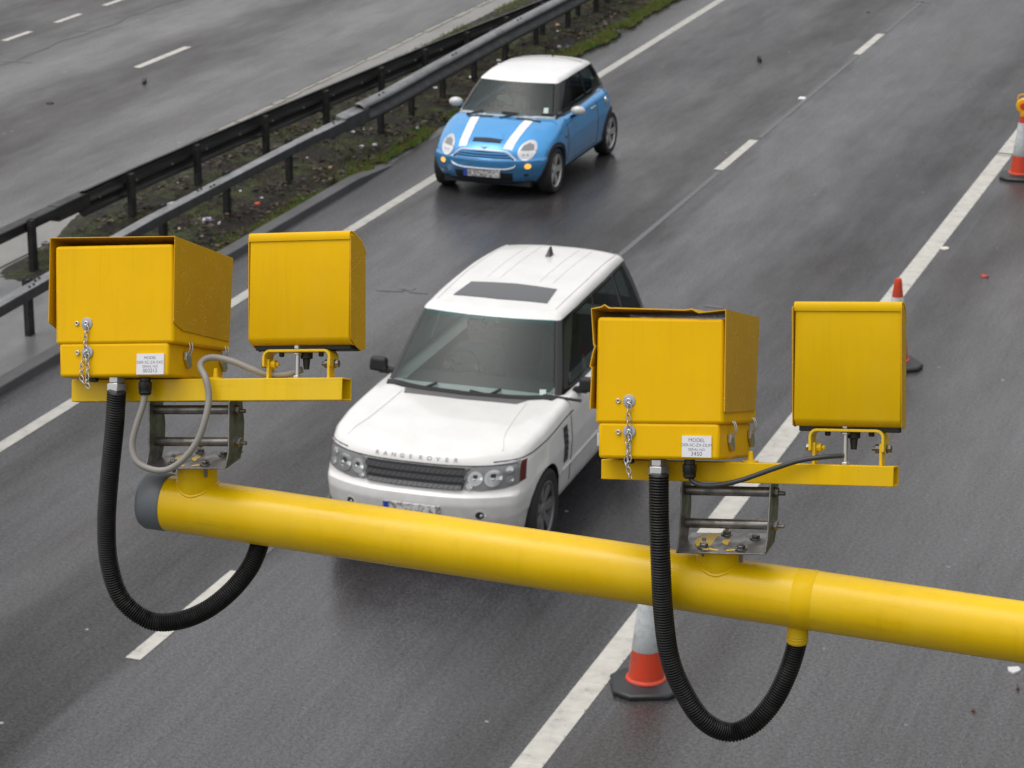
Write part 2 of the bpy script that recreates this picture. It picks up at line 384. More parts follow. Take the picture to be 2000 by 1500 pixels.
def plate():
    m = mat('number_plate_face', (.42, .41, .40), .4); k = N(m); a = k.noise(k.coord(scale=(1, 1, .7)), 42, 2, .5)
    k.col(k.ramp(a, [(.40, (.20, .195, .195)), (.5, (.42, .41, .41)), (.60, (.66, .65, .64))])); return m
M['plate'] = plate()
M['plateblue'] = mat('plate_blue', (.02, .06, .36), .4)
M['stripe'] = mat('white_stripe', (.78, .78, .76), .3, coat=.4)
def grubby(name, c, rough, d=.55):
    m = mat(name, c, rough); k = N(m); co = k.coord(); a = k.noise(co, 7, 6, .75); b = k.noise(k.coord(scale=(30, 30, 3)), 1, 4, .7)
    f = k.math('ADD', k.math('MULTIPLY', k.rng(a, .48, .68, 0, 1), d), k.math('MULTIPLY', k.rng(b, .55, .75, 0, 1), d*.6), True)
    k.col(k.mix(f, c, (.10, .085, .07))); return m
M['conered'] = grubby('cone_red', (.58, .045, .012), .45)
M['conewhite'] = grubby('cone_white', (.50, .53, .54), .4, .45)
M['conebase'] = mat('cone_base', (.020, .022, .024), .45)
M['lampyel'] = mat('lamp_yellow', (.85, .42, .005), .35)
M['skin'] = mat('skin', (.42, .25, .18), .6)
M['cloth'] = mat('clothes_light', (.60, .60, .60), .8)
M['clothdark'] = mat('clothes_dark', (.13, .14, .17), .8)
M['hair'] = mat('hair', (.03, .02, .014), .7)
M['sticker'] = mat('tax_disc', (.45, .55, .52), .5)
M['grassblade'] = mat('grass_blades', (.07, .12, .016), .7)
k_ = N(M['grassblade']); k_.col(k_.ramp(k_.noise(k_.coord('w'), 3.5, 4, .6), [(.35, (.15, .125, .035)), (.5, (.115, .15, .022)), (.65, (.075, .155, .016))]))
M['twig'] = mat('twig', (.05, .032, .022), .8)

# ================================================================== SETTING
def sheet(name, pts, m, z, kind='structure', sub=None):
    b = MB(); b.add([(x, y, z) for x, y in pts], [tuple(range(len(pts)))]); o = b.build(name, m, smooth=0)
    return tag(o, kind=kind)
sheet('ground', [(-1200, -400), (1200, -400), (1200, 2600), (-1200, 2600)], M['field'], -.16)
X1, X2, X3 = -13.15, -9.53, -5.87
Y0, Y1 = -60, 420
def slab(name, x0, x1, m, z, y0=Y0, y1=Y1):
    return tag(MB().box((x0, y0, -.15), (x1, y1, z)).build(name, m, smooth=0), kind='structure')
slab('road', -14.05, -5.55, M['asph'], 0.0)
slab('hard_shoulder', -5.55, 2.0, M['asph3'], 0.0)
slab('opposite_road', -32, -17.3, M['asph2'], 0.0)
# central reservation: soil sheet with small humps, its edge wandering over the tarmac
b = MB(); nx, ny = 56, 720; rows = []
for j in range(ny+1):
    y = 27.2 + (95-27.2)*(j/ny)**1.35; row = []
    for i in range(nx+1):
        u = i/nx; xl = -16.45-.42*min(1, max(0, (y-28.8)/1.5)); xr = -14.17 + .035*math.sin(y*1.3) + .025*math.sin(y*3.7+1) + .02*math.sin(y*11) + (.22 if y > 44 else .22*max(0, (y-39)/5) if y > 39 else 0)
        x = xl+(xr-xl)*u; edge = min(u, 1-u)*2
        z = .004 + .07*min(1, edge*2.2)*(.6+.4*math.sin(x*2.1+y*.9)*math.sin(y*1.7-x)) + .035*rng.random()*min(1, edge*4)
        if y < 28.6: z = z*max(0, (y-27.2)/1.4)-.01*(1-(y-27.2)/1.4)
        row.append((x, y, z))
    rows.append(row)
b.grid(rows); tag(b.build('central_reservation', M['soil'], smooth=60), kind='structure')
slab('paving', -16.5, -14.05, M['pave'], -.004)
slab('concrete_strip', -17.29, -16.5, M['strip'], .01)
tag(MB().box((-17.33, 33, -.1), (-17.29, 120, .004)).build('tar_joint', M['rubber'], smooth=0), kind='structure')
b = MB(); yy = 24.
while yy < 110:
    l_ = .35+.5*rng.random(); w_ = .06+.05*rng.random(); b.box((-17.285, yy, 0), (-17.285+w_, yy+l_, .016+.006*rng.random())); yy += l_+.02+.1*rng.random()
tag(b.build('road_marking', concrete('old_edge_paint', (.30, .285, .24), (.20, .19, .17), .5), smooth=0), kind='structure')
# kerb with a ramped end, a real step beside the road
b = MB(); xs = (-14.16, -13.97)
b.hexa([(xs[0], -60, -.1), (xs[1]+.03, -60, -.1), (xs[1]+.03, 33.2, -.1), (xs[0], 33.2, -.1)], [(xs[0], -60, .10), (xs[1], -60, .10), (xs[1], 33.2, .10), (xs[0], 33.2, .10)])
b.hexa([(xs[0], 33.2, -.1), (xs[1]+.03, 33.2, -.1), (xs[1], 34.5, -.1), (xs[0], 34.5, -.1)], [(xs[0], 33.2, .10), (xs[1], 33.2, .10), (xs[1], 34.5, .006), (xs[0], 34.5, .006)])
tag(b.build('kerb', M['kerb'], bevel=.012), kind='structure')
# painted markings
def mark(x, w, y0, y1, m, name='road_marking'):
    n = max(1, int((y1-y0)/3)); b = MB()
    b.grid([[(x-w/2, y0+(y1-y0)*i/n, .004), (x+w/2, y0+(y1-y0)*i/n, .004)] for i in range(n+1)])
    return tag(b.build(name, m, smooth=0), kind='structure')
mark(X1, .155, Y0, Y1, M['lineworn'])
b = MB(); b.grid([[(X3-.112, -60, .004), (X3+.112, -60, .004)], [(X3-.112, 37.96, .004), (X3+.112, 37.96, .004)]])
b.grid([[(X3-.112, 38.14, .004), (X3+.112, 38.14, .004)], [(X3-.112, 420, .004), (X3+.112, 420, .004)]])
y = 12.
while y < 60:                                    # raised ribs across the edge line
    b.hexa([(X3-.108, y, .003), (X3+.108, y, .003), (X3+.108, y+.05, .003), (X3-.108, y+.05, .003)], [(X3-.103, y+.012, .011), (X3+.103, y+.012, .011), (X3+.103, y+.038, .011), (X3-.103, y+.038, .011)]); y += .5
tag(b.build('road_marking', M['line'], smooth=0), kind='structure')
for k in range(-3, 12): mark(X2, .135, 17.73+9*k, 19.73+9*k, M['line'])
for k in range(-3, 12): mark(-20.64, .14, 39.5+9*k, 41.45+9*k, M['line'])
for k in range(-10, 30): mark(-23.93, .12, 40.85+1.87*k, 41.8+1.87*k, M['line'])
for a_, c_ in ((19.9, 26.6), (28.9, 35.6), (37.9, 44.6), (46.9, 53.6)): mark(X2+.04, .075, a_, c_, M['linefaint'])
# tar joint on the opposite road and old painted scars
b = MB(); pts = [(-22.9+.05*math.sin(y*2.1)+.03*math.sin(y*5), y, .003) for y in np.arange(30, 52, .25)]
b.grid([[(x-.015-.02*rng.random(), y, z), (x+.01+.02*rng.random(), y, z)] for x, y, z in pts]); tag(b.build('tar_joint', mat('tar', (.028, .026, .025), .4), smooth=0), kind='structure')
b = MB()
for (a, c, wd) in [((735, 566), (790, 568), 9), ((780, 562), (808, 566), 14), ((800, 570), (836, 573), 6), ((0, 119), (62, 122), 5), ((150, 61), (175, 60), 4), ((225, 34), (243, 33), 4), ((1790, 3), (1816, 6), 5), ((1375, 597), (1412, 601), 8)]:
    p, q = gnd(*a), gnd(*c); d = (q-p)/np.linalg.norm(q-p); n_ = np.array([-d[1], d[0], 0])*wd/2*.011
    b.add([(p-n_)+[0, 0, .004], (q-n_)+[0, 0, .004], (q+n_)+[0, 0, .004], (p+n_)+[0, 0, .004]], [(0, 1, 2, 3)])
tag(b.build('road_marking', M['linefaint'], smooth=0), kind='structure')

# ---------------------------------------------------------------- safety barriers
def sweep(b, prof, pts, closed=True, mats=None):
    n = len(prof); vs = []; m0 = len(b.m)
    for (px, py) in pts:
        for (dx, z) in prof: vs.append((px+dx, py, z))
    m = len(pts); fs = []
    for i in range(m-1):
        for k in range(n if closed else n-1): fs.append((i*n+k, i*n+(k+1) % n, (i+1)*n+(k+1) % n, (i+1)*n+k))
    nq = len(fs)
    if closed: fs += [tuple(range(n))[::-1], tuple((m-1)*n+k for k in range(n))]
    b.add(vs, fs)
    if mats:
        for i in range(nq): b.m[m0+i] = mats[i % len(mats)]
CORR = [(-.17, .72), (-.12, .742), (-.06, .738), (-.015, .715), (.005, .69), (.0, .665), (-.03, .645), (-.075, .615), (-.08, .575), (-.05, .54), (-.01, .505), (.0, .475), (-.012, .45), (-.06, .415)]
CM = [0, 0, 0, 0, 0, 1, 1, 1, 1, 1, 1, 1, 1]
def fx(y): return float(np.interp(y, [4, 22, 25.5, 28.4, 33, 34.6, 36, 38.1, 41.6, 120], [-13.9, -14.46, -14.58, -14.69, -14.69, -14.62, -14.59, -14.65, -14.70, -14.70]))
OBB = [(0, .50), (0, .625), (-.155, .625), (-.155, .50)]
OBBE = [(0, .46), (0, .63), (-.16, .63), (-.16, .46)]
fb = empty('safety_barrier', (-14.78, 33, 0)); tag(fb, 'grey topped crash barrier nearest the blue car, standing over the litter', 'crash barrier', 'crash barriers on the central reservation')
def bar(mb, name, m, root, bevel=0, solid=0, smooth=35):
    o = mb.build(name, m, root, bevel=bevel, solid=solid, smooth=smooth); o.matrix_parent_inverse = Matrix.Translation(-Vector(root.location)); return o
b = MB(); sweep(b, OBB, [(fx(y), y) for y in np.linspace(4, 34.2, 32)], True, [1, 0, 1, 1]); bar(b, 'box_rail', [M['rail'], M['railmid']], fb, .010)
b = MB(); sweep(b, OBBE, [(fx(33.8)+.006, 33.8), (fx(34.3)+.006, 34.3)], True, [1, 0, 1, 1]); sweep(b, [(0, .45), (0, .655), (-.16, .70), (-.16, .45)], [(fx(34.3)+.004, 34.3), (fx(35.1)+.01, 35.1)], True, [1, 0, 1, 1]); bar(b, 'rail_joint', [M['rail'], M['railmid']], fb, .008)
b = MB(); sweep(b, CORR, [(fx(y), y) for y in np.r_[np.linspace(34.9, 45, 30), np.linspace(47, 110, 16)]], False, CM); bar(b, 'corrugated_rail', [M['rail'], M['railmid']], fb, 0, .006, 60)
b = MB()
for yy in [25.2, 25.3, 25.45, 25.55, 29.85, 29.95, 30.1, 30.2, 34.02, 34.12, 34.27, 34.37]:
    b.lathe([(.016, 0), (.016, .014), (.010, .018)], (fx(yy)-.05-.06*(int(yy*100) % 2), yy, .626), 2, 8)
for yy in np.arange(35.6, 60, 3.2):
    for d in (0, .16): b.lathe([(.02, 0), (.02, .012), (.012, .018)], (fx(yy)-.05-.03*d, yy+d, .738), 2, 8)
[bar(q_, 'rail_bolt', M['trim'], fb) for q_ in b.islands()]
def post(x, y, h, root, wdt=.11):
    b = MB(); b.box((x-.03, y-wdt/2, -.1), (x-.024, y+wdt/2, h)); b.box((x-.03, y-wdt/2, -.1), (x+.035, y-wdt/2+.006, h)); b.box((x-.03, y+wdt/2-.006, -.1), (x+.035, y+wdt/2, h))
    b.box((x-.02, y-wdt/2+.01, -.1), (x+.03, y+wdt/2-.01, h-.01))
    bar(b, 'post', M['post'], root, .003)
fposts = [21.6, 23.5, 25.4, 27.2, 29.0, 30.85, 32.85, 35.96, 37.29, 38.71, 40.2, 41.75, 43.35, 45.11, 46.78, 48.4, 50.0, 51.7]
for yy in fposts: post(fx(yy)-.19, yy, .66, fb, .12)
rb = empty('safety_barrier', (-15.9, 33, 0)); tag(rb, 'black backed crash barrier beside the far carriageway, posts on its near side', 'crash barrier', 'crash barriers on the central reservation')
def rx(y): return float(np.interp(y, [0, 20, 30, 33, 40, 44.2, 60, 120], [-16.2, -16.12, -16.0, -15.87, -15.42, -15.06, -15.0, -15.0]))
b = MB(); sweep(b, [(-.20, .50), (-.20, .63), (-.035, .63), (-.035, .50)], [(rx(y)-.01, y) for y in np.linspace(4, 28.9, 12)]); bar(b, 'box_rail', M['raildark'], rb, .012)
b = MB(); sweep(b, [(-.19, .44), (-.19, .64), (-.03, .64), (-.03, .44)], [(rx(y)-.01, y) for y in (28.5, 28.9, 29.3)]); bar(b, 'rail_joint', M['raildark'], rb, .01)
RC = [(-.06, .68), (-.13, .665), (-.18, .62), (-.185, .59), (-.17, .56), (-.10, .52), (-.095, .49), (-.17, .45), (-.185, .42), (-.18, .38), (-.11, .33)]
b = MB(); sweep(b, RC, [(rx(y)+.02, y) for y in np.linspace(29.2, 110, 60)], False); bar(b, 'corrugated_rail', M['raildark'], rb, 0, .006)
b = MB()
for yy in np.arange(29.6, 60, .97): b.lathe([(.02, 0), (.018, .015)], (rx(yy)-.075, yy, .505), 0, 8)
[bar(q_, 'rail_bolt', M['zinc'], rb) for q_ in b.islands()]
for yy in [21.0, 23.2, 25.5, 27.75, 30.3, 32.1, 34.1, 36.0, 37.9, 39.5, 41.1, 42.65, 44.19, 46.18, 47.91, 49.6, 51.3, 53.0]: post(rx(yy), yy, .66, rb, .12)

# ================================================================== FOREGROUND GANTRY
AY, AR = 4.845, .0603
def ax_z(x): return 6.823 + (x+2.57)*(-.019)
arm = empty('gantry_arm', (3.1, AY, 0)); tag(arm, 'thick yellow steel tube carrying both camera units across the picture', 'gantry arm')
def A(mb, name, m, bevel=0, smooth=35, parent=None):
    o = mb.build(name, m, parent or arm, bevel=bevel, smooth=smooth)
    o.matrix_parent_inverse = Matrix.Translation(Vector((-3.1, -AY, 0))) if parent is None else Matrix.Translation((0, 0, 0)); return o
def arm_pt(x): return (x, AY, ax_z(x))
xL = hitY(331, 985, AY)[0]; xE = hitY(283, 978, AY)[0]
b = MB(); path = [arm_pt(x) for x in np.linspace(xL, 2.5, 40)]
zz = ax_z(2.5)
path += [(2.5+.6*math.sin(a), AY, zz-.6*(1-math.cos(a))) for a in np.linspace(.1, math.pi/2, 10)]
path += [(3.1, AY, z) for z in np.linspace(zz-.7, -.1, 12)]
b.tube(path, AR, 48); A(b, 'tube', M['yelarm'], smooth=50)
b = MB(); L_ = xL-xE
b.lathe([(.01, -.004), (.045, -.002), (.057, .004), (.0625, .014), (.0628, L_-.003), (.0612, L_+.001), (.058, L_+.001)], (xE, AY, ax_z(xE)), 0, 48); A(b, 'end_cap', M['greycap'], smooth=40)
xb = hitY(1562, 1178, AY-.06)[0]
b = MB(); b.lathe([(AR+.0001, -.021), (AR+.0006, -.020), (AR+.0006, .019), (AR+.0001, .020)], arm_pt(xb), 0, 48); A(b, 'repair_band', yellow_paint('band_paint', (.70, .435, .0), .2, .36), smooth=60)
def stub(px, py, m):
    p = hitY(px, py, AY); zt = ax_z(p[0])-AR+.012
    b = MB(); b.lathe([(.0215, zt-p[2]), (.0215, .02), (.0225, .017), (.0215, .014), (.0225, .011), (.0215, .008), (.0225, .004), (.0205, -.001), (.012, -.001)], tuple(p), 2, 24)
    A(b, 'conduit_stub', m); return p
st2 = stub(1557, 1254, M['yelarm'])
def boss(px, plate_z, wd):
    p = hitY(px, 930, AY); x = p[0]; b = MB()
    zt = ax_z(x); n = 40; rad = wd
    top = []; bot = []
    for k in range(n):
        a = 2*math.pi*k/n; cx, cy = rad*math.cos(a), rad*math.sin(a)
        top.append((x+cx, AY+cy, plate_z-.004)); bot.append((x+cx*1.05, AY+cy*1.05, ax_z(x+cx)+math.sqrt(max(1e-6, AR**2-min(cy*1.05, AR*.985)**2)) - .001))
    wl = [(x+rad*1.05*math.cos(2*math.pi*k/n), AY+min(1, rad*1.05/1)*math.sin(2*math.pi*k/n), 0) for k in range(n)]
    b.hexa(bot, top); A(b, 'boss', M['yelarm'], bevel=.002)
    b = MB(); b.tube([(q[0], q[1], q[2]) for q in bot]+[bot[0]], .0038, 8); A(b, 'weld_bead', M['yelarm'])
    b = MB(); b.lathe([(rad*1.18, -.005), (rad*1.2, -.004), (rad*1.2, -.0005), (rad*1.17, 0)], (x, AY, plate_z), 2, 36); A(b, 'boss_flange', M['yelarm'])
    return x

# ---- one camera unit ------------------------------------------------------------------
def make_frame(px, py, vp, slope):
    a = np.array([vp[0]-1000, vp[1]-750, FPX], float)
    xn, yn = (px-1000)/FPX, (py-750)/FPX
    # lateral axis: perpendicular to a, wanted picture slope at the rail
    ey = 0.0
    for _ in range(20):
        ez = -(a[0]+a[1]*ey)/a[2]; ey = slope*(1-ez*xn)+ez*yn
    toW = lambda v: CR*v[0]-CU*v[1]+CF*v[2]
    return Frame(hitY(px, py, AY), toW((1, ey, ez)), toW(a))
def text_obj(lines, parent, x0, z_rows, y, width):
    for (s, z, size) in lines:
        cu = bpy.data.curves.new('lettering', 'FONT'); cu.body = s; cu.size = size; cu.align_x = 'CENTER'; cu.align_y = 'CENTER'; cu.extrude = .0001; cu.offset = -.0001
        t = bpy.data.objects.new('tmp', cu); COL.objects.link(t); dg = bpy.context.evaluated_depsgraph_get()
        me = bpy.data.meshes.new_from_object(t.evaluated_get(dg)); bpy.data.objects.remove(t)
        me.name = 'lettering'
        for v in me.vertices: v.co = Vector((x0+v.co.x, y-v.co.z, z+v.co.y))
        me.materials.clear(); me.materials.append(M['ink'])
        o = bpy.data.objects.new('lettering', me); COL.objects.link(o); o.parent = parent
def hexnut(b, c, r_, h, ax=2, sgn=1): b.lathe([(r_*.9, 0), (r_, .001), (r_, h-.001), (r_*.88, h)], c, ax, 6, sgn)
def bolt_x(b, c, r_, L): b.lathe([(r_, -L/2), (r_, L/2)], c, 0, 10)

def camera_unit(u):
    F = make_frame(*u['org'], u['vp'], u['slope']); mtx = F.mat()
    YB = -.085                                    # plane of the box back
    P = lambda px, py, y=YB: F.P(px, py, y)
    # -------- speed camera
    cam_ = empty('speed_camera', mat=mtx); tag(cam_, u['cam_label'], 'speed camera', 'speed cameras on the gantry arm')
    q = [P(*p) for p in u['lid']]; xl, xr = (q[0][0]+q[3][0])/2, (q[1][0]+q[2][0])/2; zt, zb = (q[0][2]+q[1][2])/2, (q[2][2]+q[3][2])/2
    side = [F.P(*p, xr+.004, 0) for p in u['shield']]; Lb = max(p[1] for p in side)-.004
    lo = [np.array(p) for p in q]
    b = MB(); b.hexa([(p[0], YB, p[2]) for p in q], [(p[0], Lb, p[2]) for p in q]); b.build('lid', M[u['pb']], cam_, bevel=.007, seg=3)
    q2 = [P(*p, YB+.002) for p in u['base']]
    b = MB(); b.hexa([(p[0], YB+.002, p[2]) for p in q2], [(p[0], Lb-.005, p[2]) for p in q2]); b.build('base', M[u['pb']], cam_, bevel=.007, seg=3)
    xrb = (q2[1][0]+q2[2][0])/2; zbb = q2[2][2]
    # sunshield: folded sheet over the lid
    s0, s1, s2, s3, s4 = [(p[1], p[2]) for p in side]
    yl = YB-.006; TLp = P(*u['shl'][0], yl); xs0, xs1 = TLp[0], xr+.004
    lb = P(*u['shl'][1], yl)[2]
    zl = TLp[2]; dz = zl-s0[1]
    b = MB(); vs = []
    def panel(x, d, lowz=None):
        pts = [(x, yl, s0[1]+d), (x, s1[0], s1[1]+d), (x, s2[0], s2[1]+d), (x, s3[0], s3[1]+d), (x, yl, s4[1]+d)]
        return pts
    pr, pl = panel(xs1, 0), panel(xs0, dz)
    if u.get('dent'):
        zz = [pl[0][2], pl[0][2]-.10, pl[0][2]-.103, pl[0][2]-.15, pl[0][2]-.152, pl[4][2]]
    b.add(pr, [(0, 1, 2, 3, 4)])
    if u.get('dent'):                             # torn and bent edge on this one
        fr_ = [0, .36, .37, .45, .575, .59, 1]; of_ = [0, .006, .0085, .004, -.001, .003, .0]; zt0, zb0 = pl[0][2], pl[4][2]
        b.grid([[(pl[0][0]+o_, yl, lerp0(zt0, zb0, f_)), (pl[0][0]+o_*.3, yl+.05, lerp0(zt0, zb0, f_)), (pl[1][0], s1[0], lerp0(pl[1][2], pl[2][2], f_))] for f_, o_ in zip(fr_, of_)])
        tx = [0, .07, .10, .13, .70, .75, .80, 1]; to = [0, .0035, .008, .002, -.001, .001, -.006, -.007]
        b.grid([[(lerp0(pl[0][0], pr[0][0], f_), yl, lerp0(pl[0][2], pr[0][2], f_)+(o_+.007*f_*(f_ == 1))), (lerp0(pl[0][0], pr[0][0], f_), yl+.04, lerp0(pl[0][2], pr[0][2], f_)-.003), (lerp0(pl[1][0], pr[1][0], f_), s1[0], lerp0(pl[1][2], pr[1][2], f_))] for f_, o_ in zip(tx, to)])
    else:
        b.add(pl, [(0, 4, 3, 2, 1)])
        b.add([pl[0], pl[1], pr[1], pr[0]], [(0, 1, 2, 3)])
    shield = b.build('sunshield', M['yelwet'], cam_, smooth=0)
    md = shield.modifiers.new('s', 'SOLIDIFY'); md.thickness = .0028; md.offset = 0
    md = shield.modifiers.new('b', 'BEVEL'); md.width = .0012; md.segments = 2; md.limit_method = 'ANGLE'; md.angle_limit = R(50)
    # rivet holes
    b = MB()
    for p in u['holes']:
        c = F.P(*p, xs1, 0); b.lathe([(.0026, -.002), (.0032, .0006), (.0015, .0008)], tuple(c), 0, 10)
    b.build_each('shield_rivet', M['trim'], cam_)
    # washers, chain
    for (big, sml) in u['washers']:
        c = P(*big); b = MB(); b.lathe([(.0128, 0), (.0128, .0018), (.012, .0022)], tuple(c), 1, 24, -1); wo_ = b.build('washer', M['washer'], cam_)
        b = MB(); b.torus((c[0], c[1]-.004, c[2]), .0038, .0022, 1, 16, 8); b.lathe([(.004, .002), (.004, .0035)], tuple(c), 1, 12, -1); b.build('eye_bolt', M['zinc'], wo_)
        c = P(*sml); b = MB(); b.torus((c[0], c[1]-.0016, c[2]), .0036, .0018, 1, 16, 8); b.build('rivet', M['zinc'], cam_)
    for nm, pts in (('safety_chain', u['chain']), ('safety_chain', u['chain2'])):
        path = resample(spline([P(px, py, YB-.006) for px, py in pts], 8), .0105); b = MB()
        for i in range(len(path)-1):
            a_, c_ = path[i], path[i+1]; d = (c_-a_); L = np.linalg.norm(d); d /= L; m_ = (a_+c_)/2
            sd_ = np.array([1., 0, 0]) if i % 2 == 0 else np.array([.35, 1., 0]); sd_ = sd_-d*(sd_@d); sd_ /= np.linalg.norm(sd_)
            loop = [m_+d*(L*.66)*math.sin(t)+sd_*.0042*math.cos(t)*(1 if True else 1) for t in np.linspace(0, 2*math.pi, 15)]
            b.tube(loop, .00115, 6, caps=False)
        b.build(nm, M['zinc'], cam_, smooth=80)
    # label
    a0, a1 = P(*u['label'][0], YB-.0012), P(*u['label'][1], YB-.0012)
    b = MB(); b.box((a0[0], YB-.0012, a1[2]), (a1[0], YB+.003, a0[2])); lab = b.build('rating_label', M['label'], cam_)
    lz = a0[2]-a1[2]; xc = (a0[0]+a1[0])/2
    text_obj([(s, a0[2]-lz*f, lz*sz) for s, f, sz in u['text']], lab, xc, None, YB-.0014, 0)
    # latches on the right hand wall
    for (px, py) in u['latch']:
        c = F.P(px, py, xrb+.001, 0); b = MB(); s = 1.0; lt = empty('latch', parent=cam_)
        lt.matrix_parent_inverse = Matrix.Identity(4)
        X, Y, Z = c
        b.hexa([(X, Y-.009, Z+.006), (X, Y+.012, Z+.006), (X, Y+.014, Z-.022), (X, Y+.006, Z-.030), (X, Y-.004, Z-.016), (X, Y-.009, Z-.012)],
               [(X+.007, Y-.009, Z+.006), (X+.007, Y+.012, Z+.006), (X+.010, Y+.014, Z-.022), (X+.010, Y+.006, Z-.030), (X+.007, Y-.004, Z-.016), (X+.007, Y-.009, Z-.012)])
        b.build('lever', M['zinc'], lt, bevel=.0012)
        b = MB()
        for o_ in (-.006, .007):
            b.tube(spline([(X+.005, Y+o_, Z+.032), (X+.011, Y+o_, Z+.026), (X+.014, Y+o_, Z+.014), (X+.010, Y+o_, Z+.004), (X+.006, Y+o_, Z-.003)], 5), .0015, 8)
        b.tube([(X+.005, Y-.007, Z+.032), (X+.005, Y+.008, Z+.032)], .0018, 8)
        b.box((X-.001, Y-.008, Z+.028), (X+.005, Y+.009, Z+.040)); b.build('bail', M['zinc'], lt)
    c = P(*u['latchL']); b = MB(); b.box((c[0]-.008, YB+.03, c[2]-.03), (c[0]+.003, YB+.05, c[2]-.004)); b.tube(spline([(c[0]+.002, YB+.04, c[2]+.012), (c[0]-.007, YB+.04, c[2]+.006), (c[0]-.006, YB+.04, c[2]-.006)], 5), .0016, 8)
    b.build('latch', M['zinc'], cam_, bevel=.001)
    # cable gland
    c = P(*u['gland'][0], -.055); e = P(*u['gland'][1], -.055); hh = c[2]-e[2]; b = MB()
    b.lathe([(.0115, .006), (.0115, -hh*.25), (.0145, -hh*.26), (.0145, -hh*.66), (.0135, -hh*.7), (.0135, -hh*.9), (.010, -hh)], tuple(c), 2, 10); b.build('cable_gland', M['black'], cam_, bevel=.0006)
    c = P(*u['plug'], -.05); b = MB(); b.lathe([(.012, .006), (.012, -.004), (.008, -.006)], tuple(c), 2, 10); b.build('blanking_plug', M['black'], cam_)
    # -------- rail
    rl = empty('mounting_rail', mat=mtx); tag(rl, u['rail_label'], 'rail', 'square rails under the cameras')
    yf = -.025; a0 = F.P(*u['rail'][0], yf); a1 = F.P(*u['rail'][1], yf); a2 = F.P(*u['rail'][2], yf); a3 = F.P(*u['rail'][3], yf)
    x0, x1 = (a0[0]+a3[0])/2, (a1[0]+a2[0])/2; ztop = (a0[2]+a1[2])/2; zbot = (a2[2]+a3[2])/2; yb = .025; t = .0032
    b = MB(); pr = [(yf, zbot), (yb, zbot), (yb, ztop), (yf, ztop)]; pi_ = [(yf+t, zbot+t), (yb-t, zbot+t), (yb-t, ztop-t), (yf+t, ztop-t)]
    vs = [(x, y_, z_) for x in (x0, x1) for (y_, z_) in pr+pi_]; fs = []
    for k in range(4):
        k2 = (k+1) % 4; fs += [(k, k2, 8+k2, 8+k), (4+k2, 4+k, 12+k, 12+k2), (k, 4+k, 4+k2, k2), (8+k2, 12+k2, 12+k, 8+k)]
    b.add(vs, fs); b.build('rail_tube', M[u['pr']], rl, bevel=.0022)
    b = MB()
    for p in u['railbolt']:
        c = F.P(*p, 0.0); c = (c[0], 0.0, ztop); b.lathe([(.016, -.001), (.016, .004), (.006, .0045), (.0045, .022), (.003, .023)], c, 2, 14)
    b.build('rail_bolt', M['yelarm'], rl)
    b = MB()
    for p in u['drips']:
        c = F.P(*p, yf+.006); b.ball((c[0], yf+.006, zbot+.001), .0022, .0022, .0042, 8, 6)
    o = b.build('water_drops', M['chrome'], rl); o['kind'] = 'stuff'
    # -------- infrared lamp
    ir = empty('infrared_lamp', mat=mtx); tag(ir, u['ir_label'], 'infrared lamp', 'infrared lamps on the rails')
    yI = -.03; q = [F.P(*p, yI) for p in u['ir']]; xl, xr = (q[0][0]+q[3][0])/2, (q[1][0]+q[2][0])/2; zt, zb = (q[0][2]+q[1][2])/2, (q[2][2]+q[3][2])/2
    sd_ = [F.P(*p, xr, 0) for p in u['irside']]; D_ = max(p[1] for p in sd_)
    prof = [(yI+.004, zt), (yI, zt-.003), (yI, zb+.016), (yI+.003, zb+.010), (yI+.010, zb+.003), (yI+.020, zb)]
    prof2 = [(D_-.004, zb), (D_-.004, zt-.03), (yI+.02, zt)]
    pf = prof+prof2
    b = MB(); b.hexa([(xl+.003, y_, z_) for y_, z_ in pf], [(xr-.001, y_, z_) for y_, z_ in pf]); b.build('housing', M[u['pi']], ir, bevel=.0015)
    b = MB(); lp = [(yI-.0035, zt-.012), (yI-.0045, zt-.004), (yI-.002, zt+.001), (yI+.006, zt+.0035), (yI+.02, zt+.002), (D_*.6, zt-.012), (D_, zt-.036)]
    lp2 = [(y_+.0005, z_-.0028) for y_, z_ in lp][::-1]
    b.hexa([(xl+.001, y_, z_) for y_, z_ in lp+lp2], [(xr, y_, z_) for y_, z_ in lp+lp2]); b.build('top_lip', M[u['pi']], ir, smooth=45)
    for x, s in ((xr-.0008, 1), (xl+.0008, -1)):
        b = MB(); loop = [(p[1], p[2]) for p in sd_]
        b.hexa([(x, y_, z_) for y_, z_ in loop], [(x+s*.0024, y_, z_) for y_, z_ in loop]); b.build('side_panel', M['yelwet'], ir, bevel=.0008)
    b = MB(); b.box((xl+.008, yI+.022, zb-.010), (xr-.006, D_-.004, zb+.02)); b.build('underside_plate', M['trim'], ir, bevel=.002)
    # bracket
    br = u['brk']; yK = -.02
    c0 = F.P(*br[0], yK); c1 = F.P(*br[1], yK); zl_ = F.P(*br[2], yK)[2]; zr_ = F.P(*br[3], yK)[2]; zk = (c0[2]+c1[2])/2; T = .0055; dK = .045
    def arc(cx, cz, r_, a0, a1): return [(cx+r_*math.cos(a), cz+r_*math.sin(a)) for a in np.linspace(a0, a1, 6)]
    ro = .016
    out = [(c0[0], zl_)]+arc(c0[0]+ro, zk-ro, ro, math.pi, math.pi/2)+arc(c1[0]-ro, zk-ro, ro, math.pi/2, 0)+[(c1[0], zl_)]
    inn = [(c0[0]+T, zl_)]+arc(c0[0]+ro, zk-ro, ro-T, math.pi, math.pi/2)+arc(c1[0]-ro, zk-ro, ro-T, math.pi/2, 0)+[(c1[0]-T, zl_)]
